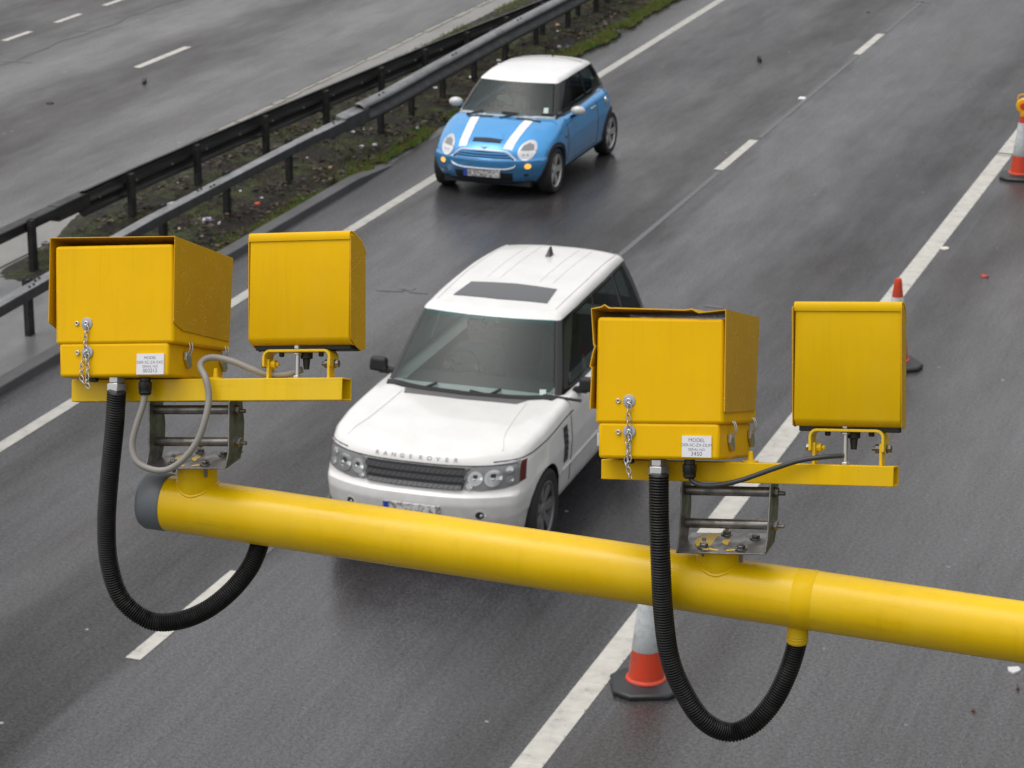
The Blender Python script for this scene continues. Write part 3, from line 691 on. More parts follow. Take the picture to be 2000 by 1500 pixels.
    b = MB(); n = len(out); vs = [(x, y_, z_) for y_ in (yK, yK+dK) for (x, z_) in out+inn]; fs = []
    for i in range(n-1):
        fs += [(i, i+1, n+i+1, n+i), (2*n+i, 3*n+i, 3*n+i+1, 2*n+i+1), (i, 2*n+i, 2*n+i+1, i+1), (n+i, n+i+1, 3*n+i+1, 3*n+i)]
    fs += [(0, n, 3*n, 2*n), (n-1, 3*n-1, 4*n-1, 2*n-1)]
    b.add(vs, fs)
    b.build('bracket_strap', M['yelarm'], ir, bevel=.001)
    # lugs up from rail and pivot bolts
    for s, cx in ((-1, c0[0]), (1, c1[0])):
        xi = cx-s*T; b = MB(); b.box((min(xi, xi-s*.006), -.010, ztop-.001), (max(xi, xi-s*.006), .018, zl_+.016)); b.build('lug', M['yelarm'], ir, bevel=.001)
        b = MB(); zc = zl_+.006; cc = (xi-s*.006, .004, zc)
        b.lathe([(.0095, 0), (.0095, .010)], cc, 0, 10, -s); b.lathe([(.0045, .010), (.0045, .017)], cc, 0, 10, -s); b.build('pivot_block', M['yelarm'] if s < 0 else M['steel'], ir, bevel=.0008)
        b = MB(); cc = (cx, .004, zc); b.lathe([(.009, 0), (.009, .002)], cc, 0, 16, s); hexnut(b, (cx+s*.002, .004, zc), .0085, .008, 0, s); b.build('pivot_bolt', M['steel'], ir, bevel=.0006)
    rp = F.P(*u['rod'], -.005); b = MB(); zr0, zr1 = ztop, zk+.014
    b.tube([(rp[0], -.005, zr0), (rp[0], -.005, zr1)], .0048, 14); hexnut(b, (rp[0], -.005, zr0), .0095, .006); hexnut(b, (rp[0], -.005, zk-T-.0055), .0095, .005)
    hexnut(b, (rp[0], -.005, zk+.001), .0085, .009); b.build('tie_rod', M['zinc'], ir, bevel=.0005)
    b = MB()
    for f_ in (.22, .80): b.lathe([(.006, 0), (.006, .007), (.004, .009)], (c0[0]+(c1[0]-c0[0])*f_, .004, zk-T), 2, 8, -1)
    b.lathe([(.013, .0), (.013, .012), (.008, .014), (.006, .035)], (rp[0]+.013, .012, zk-T), 2, 14, -1)
    b.build_each('strap_bolt', M['trim'], ir)
    # -------- cable
    cb = empty('cable', mat=mtx); tag(cb, u['cab_label'], 'cable', 'cables to the infrared lamps')
    b = MB(); b.tube(resample(spline([F.P(px, py, y_) for px, py, y_ in u['cable']], 10), .004), u['cab_r'], 14); b.build('sheath', M[u['cab_m']], cb, smooth=80)
    # -------- conduit
    cn = empty('conduit', mat=mtx); tag(cn, u['con_label'], 'conduit', 'corrugated conduits hanging from the cameras')
    c = P(*u['fit'][0], -.055); e = P(*u['fit'][1], -.055); hh = c[2]-e[2]; b = MB()
    hexnut(b, (c[0], c[1], c[2]-hh*.38), .0185, hh*.42); b.lathe([(.0235, -hh*.98), (.0235, -hh*.42), (.022, -hh*.40)], tuple(c), 2, 6); b.build('hex_fitting', M['zinc'], cn, bevel=.001)
    pts = [F.loc(hitY(px, py, Y)) for px, py, Y in u['hose']]
    path = resample(spline(pts, 10), .0014); n_ = len(path); pat = [.0176, .0198, .0206, .0198]
    b = MB(); b.tube(path, [pat[i % 4] for i in range(n_)], 20); b.build('corrugated_hose', M['hose'], cn, smooth=30)
    # -------- cradle (world aligned, on the arm boss)
    fl, fr = hitY(u['crad'][0][0], u['crad'][0][1], AY-.062), hitY(u['crad'][1][0], u['crad'][1][1], AY-.062)
    pz = (fl[2]+fr[2])/2
    cr = empty('mounting_cradle', tuple(((fl+fr)/2+[0, .062, 0]))); tag(cr, u['crad_label'], 'bracket', 'stainless cradles bolted to the gantry arm')
    W = (fr[0]-fl[0])/2; sl = (fr[2]-fl[2])/2
    def Cb(mb, name, m, bevel=.0008, par=cr): return mb.build(name, m, par, bevel=bevel)
    cx0 = (fl[0]+fr[0])/2
    b = MB(); n = 28                                   # base plate with slots: outline ring pieces
    b.hexa([(-W, -.062, -.003-sl), (W, -.062, -.003+sl), (W-.012, .052, -.003+sl), (-W, .052, -.003-sl)], [(-W, -.062, 0-sl), (W, -.062, 0+sl), (W-.012, .052, 0+sl), (-W, .052, -sl)])
    Cb(b, 'base_plate', M['steel'])
    b = MB(); b.lathe([(.017, .0002), (.017, .0008)], (.004, .0, 0), 2, 20); 
    for a0, a1 in ((-2.6, -1.75), (-1.4, -.5), (.4, 1.0), (2.0, 2.7)):
        inn = [(.045*math.cos(a), .045*math.sin(a), .0005+sl*.045*math.cos(a)/W) for a in np.linspace(a0, a1, 8)]; ou = [(.0525*math.cos(a), .0525*math.sin(a), .0005+sl*.052*math.cos(a)/W) for a in np.linspace(a0, a1, 8)]
        b.grid([inn, ou])
    b.build_each('plate_slot', M['yelarm'], cr)
    for dx, dy in ((-.042, -.032), (.036, -.038), (.050, .024), (-.015, .045)):
        b = MB(); b.lathe([(.0125, 0), (.012, .002)], (dx, dy, .001+sl*dx/W), 2, 16); hexnut(b, (dx, dy, .003+sl*dx/W), .0085, .006); b.lathe([(.0045, .009), (.004, .014)], (dx, dy, .001), 2, 10)
        b.lathe([(.0045, -.003), (.0045, -.022), (.003, -.025)], (dx, dy, 0), 2, 10); Cb(b, 'bolt', M['steel'], .0004)
    tops = {-1: hitY(u['crtop'][0][0], u['crtop'][0][1], AY-.03)[2]-pz, 1: hitY(u['crtop'][1][0], u['crtop'][1][1], AY-.03)[2]-pz}
    rods = [hitY(px, py, AY-.005) for px, py in u['rods']]
    zr = [r__[2]-pz for r__ in rods]
    for s in (-1, 1):
        x = s*W; zt_ = tops[s]+.012; zb_ = s*sl
        lp = [(-.044, zb_+.03), (-.034, zt_-.01), (-.026, zt_), (.020, zt_), (.028, zt_-.012), (.036, zb_+.07), (.030, zb_+.03), (.012, zb_-.003), (-.058, zb_-.003), (-.061, zb_+.002)]
        b = MB(); b.hexa([(x, y_, z_) for y_, z_ in lp], [(x-s*.0032, y_, z_) for y_, z_ in lp]); Cb(b, 'side_plate', M['steel'])
    for i, z_ in enumerate(zr):
        x0_ = -W+.004; x1_ = W-.004; b = MB(); zsl = sl*.9
        b.tube([(x0_, -.004, z_-zsl), (x1_, -.004, z_+zsl)], .0100, 18); rod = Cb(b, 'spacer_rod', M['steel'], 0)
        b = MB(); b.tube([(-W-.006, -.004, z_-zsl), (W+.022, -.004, z_+zsl)], .0045, 12); hexnut(b, (W+.001, -.004, z_+zsl), .0105, .008, 0); b.lathe([(.012, 0), (.012, .0012)], (W, -.004, z_+zsl), 0, 16)
        hexnut(b, (-W-.008, -.004, z_-zsl), .0105, .007, 0); b.build('through_bolt', M['steel'], rod, bevel=.0004)
    boss(u['bosspx'], pz-.003, .042)
    return F

ctext1 = [('MODEL', .20, .20), ('DER-SC-ZX-EXC', .42, .20), ('SERIAL NO', .62, .17), ('003212', .82, .26)]
ctext2 = [('MODEL', .20, .24), ('DER-SC-ZX-DUM', .43, .20), ('SERIAL NO', .64, .17), ('3450', .84, .28)]
U1 = dict(org=(405, 761), vp=(2900, 1040), slope=-.007, pb='yel', pr='yelarm', pi='yel',
    cam_label='yellow camera box with white label reading 003212, on the arm end with the grey cap', rail_label='yellow square rail with the grey cable looped over it', ir_label='flat yellow lamp box between the camera labelled 003212 and the white car', cab_label='light grey cable hanging in a loop from the box labelled 003212', con_label='black corrugated hose hanging past the grey end cap of the arm', crad_label='stainless bolted cradle beside the grey end cap of the arm',
    lid=[(107, 481), (337, 476), (340, 670), (108, 673)], base=[(115, 670), (329, 668), (329, 735), (116, 737)],
    shield=[(338, 461), (455, 505), (447, 668), (356, 646), (341, 630)], shl=[(98, 465), (100, 655)], holes=[(367, 608), (427, 624)],
    washers=[((170, 632), (151, 632)), ((171, 688), (152, 689))], chain=[(170, 638), (168, 655), (166, 670), (168, 685), (162, 705), (159, 722), (158, 738), (168, 750), (174, 757)], chain2=[(171, 692), (170, 708), (172, 722), (170, 736), (171, 752)],
    label=[(267, 691), (319.5, 731)], text=ctext1, latch=[(362, 693), (432, 700)], latchL=(113, 682), gland=[(284, 737), (284, 772)], plug=(182, 741),
    rail=[(139, 741), (668, 738), (668, 782), (140, 784)], railbolt=[(421, 738)], drips=[(190, 786), (340, 786), (512, 786), (560, 786), (610, 785)],
    ir=[(485, 457), (683, 455), (683, 672), (485, 674)], irside=[(684, 459), (696, 459), (708, 476), (713, 496), (713, 682), (704, 686), (694, 676), (684, 662)],
    brk=[(512, 682), (645, 682), (514, 716), (644, 722)], rod=(581, 705),
    cable=[(284, 766, -.055), (278, 795, -.057), (265, 835, -.06), (258, 872, -.06), (268, 902, -.06), (297, 917, -.055), (327, 917, -.05), (357, 898, -.05), (385, 862, -.05), (401, 818, -.05), (408, 775, -.045), (402, 740, -.045), (391, 716, -.03), (398, 703, -.015), (418, 698, -.005), (455, 706, .0), (492, 721, .005), (525, 731, .01), (560, 731, .01), (590, 722, .012)], cab_r=.0070, cab_m='cablegrey',
    fit=[(228, 737), (228, 768)], hose=[(228, 764, 4.77), (224, 830, 4.77), (214, 930, 4.775), (208, 1020, 4.78), (213, 1100, 4.785), (238, 1170, 4.79), (290, 1211, 4.80), (345, 1213, 4.81), (400, 1193, 4.82), (450, 1155, 4.83), (488, 1108, 4.84), (508, 1060, 4.845), (512, 1030, 4.845)],
    crad=[(283, 914), (441, 914)], crtop=[(290, 790), (446, 788)], rods=[(385, 801), (385, 863)], bosspx=386)
U2 = dict(org=(1460, 920), vp=(2911, 760), slope=.026, pb='yel', pr='yel2', pi='yel2', dent=True,
    cam_label='yellow camera box with bent sunshield and white label reading 3450', rail_label='yellow square rail with the dark grey cable lying across it', ir_label='flat yellow lamp box beside the traffic cone and the white edge line', cab_label='dark grey cable rising from the box labelled 3450 to its lamp', con_label='black corrugated hose crossing the front of the arm to the yellow stub', crad_label='stainless bolted cradle in the middle of the arm, under the box labelled 3450',
    lid=[(1166, 619), (1413, 623), (1414, 829), (1162, 827)], base=[(1168, 824), (1405, 827), (1405, 899), (1168, 895)],
    shield=[(1416, 605), (1483, 621), (1475, 801), (1420, 806), (1415, 804)], shl=[(1155, 603), (1157, 801)], holes=[(1433, 760), (1465, 760)],
    washers=[((1229, 783), (1208, 783)), ((1229, 843), (1208, 844))], chain=[(1230, 790), (1227, 808), (1228, 826), (1228, 842), (1224, 862), (1228, 880), (1222, 898), (1227, 915), (1232, 935)], chain2=[(1229, 848), (1231, 862), (1226, 876), (1230, 894), (1224, 912)],
    label=[(1332, 851), (1389, 894)], text=ctext2, latch=[(1424, 853), (1463, 845)], latchL=(1164, 842), gland=[(1347, 898), (1347, 935)], plug=(1228, 900),
    rail=[(1174, 897), (1745, 911), (1745, 950), (1174, 937)], railbolt=[(1466, 890)], drips=[(1405, 944), (1488, 945), (1530, 946)],
    ir=[(1551, 591), (1762, 594), (1759, 836), (1547, 832)], irside=[(1760, 600), (1764, 598), (1767, 610), (1769, 650), (1768, 833), (1764, 838), (1760, 834)],
    brk=[(1579, 837), (1727, 839), (1580, 880), (1726, 884)], rod=(1651, 872),
    cable=[(1347, 930, -.055), (1353, 940, -.056), (1372, 948, -.056), (1405, 947, -.05), (1450, 937, -.045), (1510, 916, -.042), (1560, 900, -.038), (1605, 893, -.03), (1645, 890, -.012)], cab_r=.0050, cab_m='cabledark',
    fit=[(1286, 898), (1287, 930)], hose=[(1287, 926, 4.765), (1287, 1000, 4.755), (1290, 1090, 4.745), (1295, 1190, 4.745), (1307, 1280, 4.75), (1332, 1345, 4.76), (1372, 1405, 4.775), (1422, 1430, 4.80), (1470, 1414, 4.815), (1510, 1370, 4.83), (1538, 1315, 4.84), (1553, 1270, 4.845), (1557, 1250, 4.845)],
    crad=[(1320, 1078), (1495, 1082)], crtop=[(1330, 945), (1502, 950)], rods=[(1412, 958), (1412, 1022)], bosspx=1410)
F1 = camera_unit(U1); F2 = camera_unit(U2)
# fit the hand-over of the left conduit into the arm
#@@CARS
# ================================================================== CARS
def interp(x, xs, ys): return float(np.interp(x, xs, ys))
def cube_map(fn, h, r, ns, keep=None):
    """rounded box (half sizes h, edge radius r) on a grid, bent by fn; keep(face, p) -> material slot or None"""
    def axis(hh, n):
        rim = [hh-r+r*math.tan(a) for a in np.linspace(0, math.pi/4, 5)][1:]
        return [-x for x in rim[::-1]]+list(np.linspace(-(hh-r), hh-r, n+1))+rim
    ax = [axis(h[i], ns[i]) for i in range(3)]; b = MB(); h = np.array(h)
    for a in range(3):
        o = [i for i in range(3) if i != a]
        for s in (-1, 1):
            A_, B_ = ax[o[0]], ax[o[1]]; idx = {}
            pts = np.zeros((len(A_), len(B_), 3)); par = np.zeros((len(A_), len(B_), 3))
            for i, p in enumerate(A_):
                for j, q in enumerate(B_):
                    v = np.zeros(3); v[a] = s*h[a]; v[o[0]] = p; v[o[1]] = q
                    inn = np.clip(v, -(h-r), h-r); d = v-inn; d /= np.linalg.norm(d); w_ = inn+r*d
                    par[i, j] = w_; pts[i, j] = fn(*w_)
            base = len(b.v); b.v += [tuple(p) for p in pts.reshape(-1, 3)]; nb = len(B_)
            for i in range(len(A_)-1):
                for j in range(nb-1):
                    c = (par[i, j]+par[i+1, j+1])/2; k = 0 if keep is None else keep(a, s, c)
                    if k is None: continue
                    f = (base+i*nb+j, base+(i+1)*nb+j, base+(i+1)*nb+j+1, base+i*nb+j+1)
                    b.f.append(f); b.m.append(k)
    return b
def apply_mods(o):
    dg = bpy.context.evaluated_depsgraph_get(); me = bpy.data.meshes.new_from_object(o.evaluated_get(dg)); o.modifiers.clear(); o.data = me; return o
def cut(o, cutters):
    for c in cutters:
        md = o.modifiers.new('c', 'BOOLEAN'); md.operation = 'DIFFERENCE'; md.object = c; md.solver = 'EXACT'; md.material_mode = 'TRANSFER'
        apply_mods(o)
        bpy.data.objects.remove(c)
    for p in o.data.polygons: p.use_smooth = True
    o.data.set_sharp_from_angle(angle=R(38)); return o
class Surf:
    def __init__(s, objs):
        vs, fs = [], []
        for o in objs:
            n = len(vs); vs += [v.co.copy() for v in o.data.vertices]; fs += [[n+i for i in p.vertices] for p in o.data.polygons]
        s.t = BVHTree.FromPolygons(vs, fs)
    def cast(s, mode, a, b, off=0.0):
        if mode == 'F': o, d = Vector((a, -3, b)), Vector((0, 1, 0))
        elif mode == 'T': o, d = Vector((a, b, 5)), Vector((0, 0, -1))
        elif mode == 'L': o, d = Vector((4, a, b)), Vector((-1, 0, 0))       # image-right flank
        elif mode == 'R': o, d = Vector((-4, a, b)), Vector((1, 0, 0))
        h = s.t.ray_cast(o, d)
        if h[0] is None: return None
        return np.array(h[0]-d*off)
    def patch(s, b, mode, P, ns, nt, off, deep=.012):
        g = [[s.cast(mode, *P(i/ns, j/nt), off) for j in range(nt+1)] for i in range(ns+1)]
        flat = [p for row in g for p in row if p is not None]
        if not flat: return
        for i in range(ns+1):
            for j in range(nt+1):
                if g[i][j] is None: g[i][j] = min(flat, key=lambda q: np.linalg.norm(q-flat[(i*(nt+1)+j) % len(flat)]))
        b.grid(g)
        d = {'F': (0, 1, 0), 'T': (0, 0, -1), 'L': (-1, 0, 0), 'R': (1, 0, 0)}[mode]; d = np.array(d)*deep
        ring = [g[i][0] for i in range(ns+1)]+[g[ns][j] for j in range(1, nt+1)]+[g[i][nt] for i in range(ns-1, -1, -1)]+[g[0][j] for j in range(nt-1, 0, -1)]
        n = len(ring); b.add(ring+[p+d for p in ring], [(i, (i+1) % n, n+(i+1) % n, n+i) for i in range(n)])
    def line(s, b, mode, pts, r_, n=6, off=0.0):
        path = [s.cast(mode, *p, off) for p in pts]; path = [p for p in path if p is not None]
        if len(path) > 1: b.tube(path, r_, n)
def lerp(a, b, t): return a+(b-a)*t
def ruled(top, bot):
    """patch between two polylines (lists of 2-D points)"""
    def at(pl, s):
        x = s*(len(pl)-1); i = min(int(x), len(pl)-2); t = x-i; return (lerp(pl[i][0], pl[i+1][0], t), lerp(pl[i][1], pl[i+1][1], t))
    def P(s, t):
        a, c = at(top, s), at(bot, s); return (lerp(a[0], c[0], t), lerp(a[1], c[1], t))
    return P
def disc(cx, cz, rx, rz, r0=0.0):
    return lambda s, t: (cx+rx*(r0+(1-r0)*t)*math.cos(2*math.pi*s), cz+rz*(r0+(1-r0)*t)*math.sin(2*math.pi*s))
def wheel(root, x, y, r_, wd, rimr, side, mrim, nsp, style):
    """side = +1: outer face towards +x"""
    wh = empty('wheel', (x, y, r_), parent=root); b = MB(); h = wd/2
    b.lathe([(rimr, -h*.9), (r_*.90, -h), (r_*.975, -h*.88), (r_, -h*.62), (r_, h*.62), (r_*.975, h*.88), (r_*.90, h), (rimr+.012, h*.93), (rimr, h*.80)], (0, 0, 0), 0, 40, side, caps=False)
    b.build('tyre', M['rubber'], wh, smooth=30)
    b = MB(); b.lathe([(rimr, -h*.9), (rimr, h*.84), (rimr+.008, h*.90), (rimr-.008, h*.92), (rimr-.022, h*.72), (rimr-.03, -h*.2), (.05, -h*.25), (.01, -h*.25)], (0, 0, 0), 0, 40, side, caps=False)
    b.build('rim', M['lampdark'], wh, smooth=30)
    b = MB()
    for k in range(nsp):
        for dd in ((-.11, .11) if style == 'twin' else (0,)):
            a = 2*math.pi*k/nsp; a2 = a+dd; w0, w1 = (.030, .024) if style == 'twin' else (.045, .036)
            c0 = np.array([h*.66*side, .04*math.cos(a), .04*math.sin(a)]); c1 = np.array([h*.80*side, (rimr-.012)*math.cos(a2), (rimr-.012)*math.sin(a2)])
            t_ = np.array([0, -math.sin(a2), math.cos(a2)]); n_ = np.array([side*.022, 0, 0])
            b.hexa([c0-t_*w0, c0+t_*w0, c0+t_*w0-n_, c0-t_*w0-n_], [c1-t_*w1, c1+t_*w1, c1+t_*w1-n_*1.4, c1-t_*w1-n_*1.4])
    b.lathe([(rimr+.001, h*.80), (rimr+.009, h*.90), (rimr-.006, h*.93), (rimr-.020, h*.80), (rimr-.022, h*.55)], (0, 0, 0), 0, 40, side, caps=False)
    b.lathe([(.062, h*.5), (.062, h*.68), (.05, h*.74), (.02, h*.77)], (0, 0, 0), 0, 20, side); b.build('spokes', mrim, wh, bevel=.004)
    b = MB(); b.lathe([(.14, -h*.15), (.14, -h*.1)], (0, 0, 0), 0, 24, side); b.build('brake_disc', M['steel'], wh)
    return wh
def person_bust(name, loc, rotz, label, cloth, reach):
    """seated figure: one skinned body, clothes and hair as children"""
    root = empty(name, loc, rotz); tag(root, label, 'person')
    # facing -y; reach = hand targets relative to the hip
    V = [(0, 0, 0), (0, .03, .22), (0, .05, .42), (0, .03, .52), (0, .0, .60), (0, -.01, .70), (0, -.01, .78)]
    rad = [.15, .15, .17, .065, .085, .10, .06]; E = [(0, 1), (1, 2), (2, 3), (3, 4), (4, 5), (5, 6)]
    for s, hp in ((-1, reach[0]), (1, reach[1])):
        i = len(V); V += [(s*.19, .05, .44), (s*.25, -.08, .24), tuple(lerp(np.array((s*.25, -.08, .24)), np.array(hp), .6)), hp]; rad += [.065, .05, .04, .038]; E += [(2, i), (i, i+1), (i+1, i+2), (i+2, i+3)]
        i = len(V); V += [(s*.10, -.40, .06), (s*.10, -.70, -.25)]; rad += [.075, .055]; E += [(0, i), (i, i+1)]
    me = bpy.data.meshes.new('body'); me.from_pydata(V, E, []); o = bpy.data.objects.new('body', me); COL.objects.link(o); o.parent = root
    o.modifiers.new('k', 'SKIN'); 
    for i, r_ in enumerate(rad): me.skin_vertices[0].data[i].radius = (r_, r_)
    me.skin_vertices[0].data[0].use_root = True
    sb = o.modifiers.new('s', 'SUBSURF'); sb.levels = 2; sb.render_levels = 2
    bpy.context.view_layer.update(); apply_mods(o); o.data.materials.clear(); o.data.materials.append(M['skin']); o.data.materials.append(M[cloth])
    for p in o.data.polygons:
        p.use_smooth = True; c = p.center
        d = min((c-Vector(h_)).length for h_ in reach); p.material_index = 0 if (c.z > .535 and abs(c.x) < .13) or d < .09 else 1
    b = MB(); b.ball((0, .012, .715), .098, .112, .105, 16, 10); ob = b.build('hair', M['hair'], root)
    bm = bmesh.new(); bm.from_mesh(ob.data); bmesh.ops.delete(bm, geom=[v for v in bm.verts if v.co.y < -.055 and v.co.z < .765], context='VERTS'); bm.to_mesh(ob.data); bm.free()
    b = MB(); b.hexa([(-.012, -.105, .645), (.012, -.105, .645), (.008, -.095, .69), (-.008, -.095, .69)], [(-.007, -.122, .648), (.007, -.122, .648), (.003, -.10, .69), (-.003, -.10, .69)]); b.build('nose', M['skin'], root)
    return root
def car_common(root, spec):
    """lower shell, cabin and their cuts; returns body, cabin shell"""
    S = spec
    bmesh_ = cube_map(S['low'], S['lh'], S['lr'], S['ln'])
    body = bmesh_.build('body', [S['paint'], M['well'], M['cabin']], root, smooth=38)
    cut_ = []
    for y in S['axles']:
        for s in (-1, 1):
            b = MB(); b.lathe([(S['archr'], 0), (S['archr'], .9)], (s*(S['hw']-.36), y, S['archz']), 0, 40, s); b.mi = 0; c = b.build('cutter', M['well'], root, smooth=0); cut_.append(c)
    b = MB(); x, y0, y1, z0 = S['tub']; b.box((-x, y0, z0), (x, y1, 2.0)); cut_.append(b.build('cutter', M['cabin'], root, smooth=0))
    cut(body, cut_)
    return body
def seats(root, xs, y, z, m):
    for x in xs:
        st = empty('seat', (x, y, z), parent=root); b = MB(); b.box((-.24, -.5, -.05), (.24, .02, .10)); b.build('cushion', m, st, bevel=.05, seg=3)
        b = MB(); b.hexa([(-.23, -.04, .06), (.23, -.04, .06), (.23, .10, .06), (-.23, .10, .06)], [(-.19, .14, .66), (.19, .14, .66), (.19, .23, .66), (-.19, .23, .66)]); b.build('backrest', m, st, bevel=.04, seg=3)
        b = MB(); b.box((-.12, .15, .70), (.12, .24, .86)); b.build('headrest', m, st, bevel=.035, seg=3)
def steering(root, x, y, z, r_):
    b = MB(); vs = MB(); vs.torus((0, 0, 0), r_, .014, 2, 28, 8)
    for a in (0, 2.4, 3.9): vs.tube([(0, 0, 0), (r_*math.cos(a), r_*math.sin(a), 0)], .012, 6)
    vs.ball((0, 0, -.01), .06, .06, .03); o = vs.build('steering_wheel', M['trim'], root, loc=(x, y, z)); o.rotation_euler = (R(62), 0, 0)
def wiper(root, P0, P1, P2, name='wiper'):
    b = MB(); b.tube([P0, P1], .014, 6); b.tube([lerp(P2, P1, -.9), P2], .014, 6); b.lathe([(.02, -.02), (.02, .02)], tuple(P0), 2, 10); return b.build(name, M['trim'], root)

# ------------------------------------------------------------------ the white off-road car
def build_suv():
    root = empty('car', (-8.075, 20.22, 0), R(1.5))
    tag(root, 'large white off-road car with black pillars and a roof window, driving towards the camera', 'car')
    HW, ZB = .975, .30
    def low(x, y, z):
        y = y+2.475; h = min(1, max(0, (z+.425)/.85))
        ht = interp(y, [0, .12, .35, .8, 1.3, 1.7, 4.0, 4.95], [1.055, 1.085, 1.115, 1.145, 1.165, 1.175, 1.165, 1.13])
        zz = ZB+h*(ht-ZB)
        xn = abs(x)/HW
        if y < 1.75: zz += h**8*(.020*(1-xn**2.5)) + h**8*.016*math.exp(-((xn-.80)/.10)**2)*min(1, y/.5)
        w_ = interp(h, [0, .12, .3, .32, .36, .6, .86, .90, 1], [.935, .965, .978, .985, .985, 1.0, .985, .975, .945])
        pl = interp(y, [0, .15, .4, .8, 1.2, 4.2, 4.95], [.905, .945, .975, .995, 1, 1, .94])
        fl = 1 + .010*math.exp(-((y-.87)/.45)**2) + .010*math.exp(-((y-3.75)/.5)**2)
        xx = x*w_*pl*fl
        k = max(0, 1-y/1.25); yy = y+.24*min(1, xn)**3.0*k
        k2 = max(0, 1-y/.45); rk = interp(zz, [.30, .40, .52, .66, .735, .765, .80, 1.0, 1.10], [.12, .06, .02, .0, .012, .055, .06, .105, .15]); yy += rk*k2
        k3 = max(0, (y-4.2)/.75); yy -= .12*xn**3*k3 + k3*interp(zz, [.3, .7, 1.15], [.06, 0, .06])
        return (xx, yy, zz)
    S = dict(low=low, lh=(HW, 2.475, .425), lr=.055, ln=(36, 84, 34), paint=M['white'], axles=(.87, 3.75), archr=.425, archz=.385, hw=HW, tub=(.70, 1.70, 4.4, .55))
    body = car_common(root, S)
    # ---- cabin
    ZC = .35; hh = (.90, 1.70, .36)
    def cab(x, y, z):
        v = min(1, max(0, (y+1.70)/3.40)); s = min(1, max(0, (z+.36)/.72)); zz = 1.09+s*.74
        yf = 1.46+s*.70; yr = 4.86-s*.30; yy = lerp(yf, yr, v)
        hw = lerp(.885, .672, s**1.12) if s > 0 else .885; hw *= interp(v, [0, .2, .6, 1], [.975, 1, 1, .94]); xx = x/.90*hw; xn = abs(x)/.90
        yy += .15*xn**2.2*max(0, 1-v*2.6)*(1-.25*s) - .10*xn**3*max(0, (v-.7)/.3)
        zz += (.022*(1-xn**2)-.006)*s**5 - .045*((v-.52)/.48)**2*s**4*(1 if v > .52 else .55)
        return (xx, yy, zz)
    def wsh(a, s, c): return (a == 1 and s == -1 and abs(c[0]) < .90*.905 and -.36+.055 < c[2] < .36-.07) or (a == 1 and s == 1 and abs(c[0]) < .74 and -.19 < c[2] < .26) or (a == 0 and -.23 < c[2] < .26 and any(lerp(p, q, (c[2]+.24)/.51)+.02 < c[1] < e-.02 for p, q, e in ((-1.46, -1.18, -.30), (-.22, -.22, .72), (.82, .82, 1.45))))
    shell = cube_map(cab, hh, .062, (34, 46, 26), lambda a, s, c: None if (c[2] > .36-.064 or wsh(a, s, c) or (a == 2 and s == -1)) else 0).build('pillars', M['gloss'], root, smooth=50)
    roof = cube_map(cab, hh, .062, (34, 46, 26), lambda a, s, c: 0 if c[2] > .36-.066 else None).build('roof', M['white'], root, smooth=50)
    def fp(x, z, off=0.0, y=-1.70): p = cab(x, y, z); return (p[0], p[1]-off*.75, p[2]+off*.6)
    b = MB(); b.grid([[fp(x, z, .004) for z in np.linspace(-.31, .262, 14)] for x in np.linspace(-.83, .83, 30)]); ws = b.build('windscreen', M['glass'], root, smooth=60)
    b = MB(); b.grid([[fp(x, z, .006) for z in np.linspace(.262, .30, 4)] for x in np.linspace(-.83, .83, 30)]); b.build('shade_band', M['tint'], ws, smooth=60)
    def sp(y, z, s, off=.004): p = cab(s*.90, y, z); return (p[0]+s*off, p[1], p[2]+off*.3)
    for s in (-1, 1):
        for (ya, yb_, yc, yd) in ((-1.46, -.30, -1.18, -.30), (-.22, .72, -.22, .72), (.82, 1.52, .82, 1.45)):
            b = MB(); b.grid([[sp(lerp(lerp(ya, yc, j/8), lerp(yb_, yd, j/8), i/10), lerp(-.24, .27, j/8), s) for j in range(9)] for i in range(11)]); b.build('side_window', M['tintglass'], root, smooth=60)
    b = MB(); b.grid([[(lambda p: (p[0], p[1]+.005, p[2]))(cab(x, 1.70, z)) for z in np.linspace(-.2, .27, 8)] for x in np.linspace(-.75, .75, 16)]); b.build('rear_window', M['glass'], root, smooth=60)
    sf = Surf([body, shell, roof])
    # roof details
    b = MB(); sf.patch(b, 'T', ruled([(-.43, 2.90), (0, 2.93), (.43, 2.90)], [(-.465, 2.47), (0, 2.43), (.465, 2.47)]), 16, 8, .006); b.build('sunroof', M['sunroof'], root)
    b = MB()
    for s in (-1, 1):
        for x0 in (.20, .335): sf.line(b, 'T', [(s*x0, y) for y in np.linspace(3.08, 4.4, 14)], .0045)
        sf.line(b, 'T', [(s*(.60-.02*abs(y-3.2)), y) for y in np.linspace(2.35, 4.45, 20)], .008)
    b.build_each('roof_rib', M['white'], root)
    p = sf.cast('T', 0, 4.02); b = MB(); b.hexa([(p[0]-.03, p[1]-.06, p[2]-.01), (p[0]+.03, p[1]-.06, p[2]-.01), (p[0]+.025, p[1]+.09, p[2]-.01), (p[0]-.025, p[1]+.09, p[2]-.01)], [(p[0]-.008, p[1]+.03, p[2]+.075), (p[0]+.008, p[1]+.03, p[2]+.075), (p[0]+.008, p[1]+.075, p[2]+.085), (p[0]-.008, p[1]+.075, p[2]+.085)]); b.build('roof_aerial', M['black'], root, bevel=.006)
    # front
    gr = empty('grille', parent=root)
    gx = .50
    b = MB(); sf.patch(b, 'F', ruled([(-gx, .985), (0, .985), (gx, .985)], [(-gx+.06, .79), (0, .785), (gx-.06, .79)]), 28, 8, .004); b.build('backing', M['lampdark'], gr)
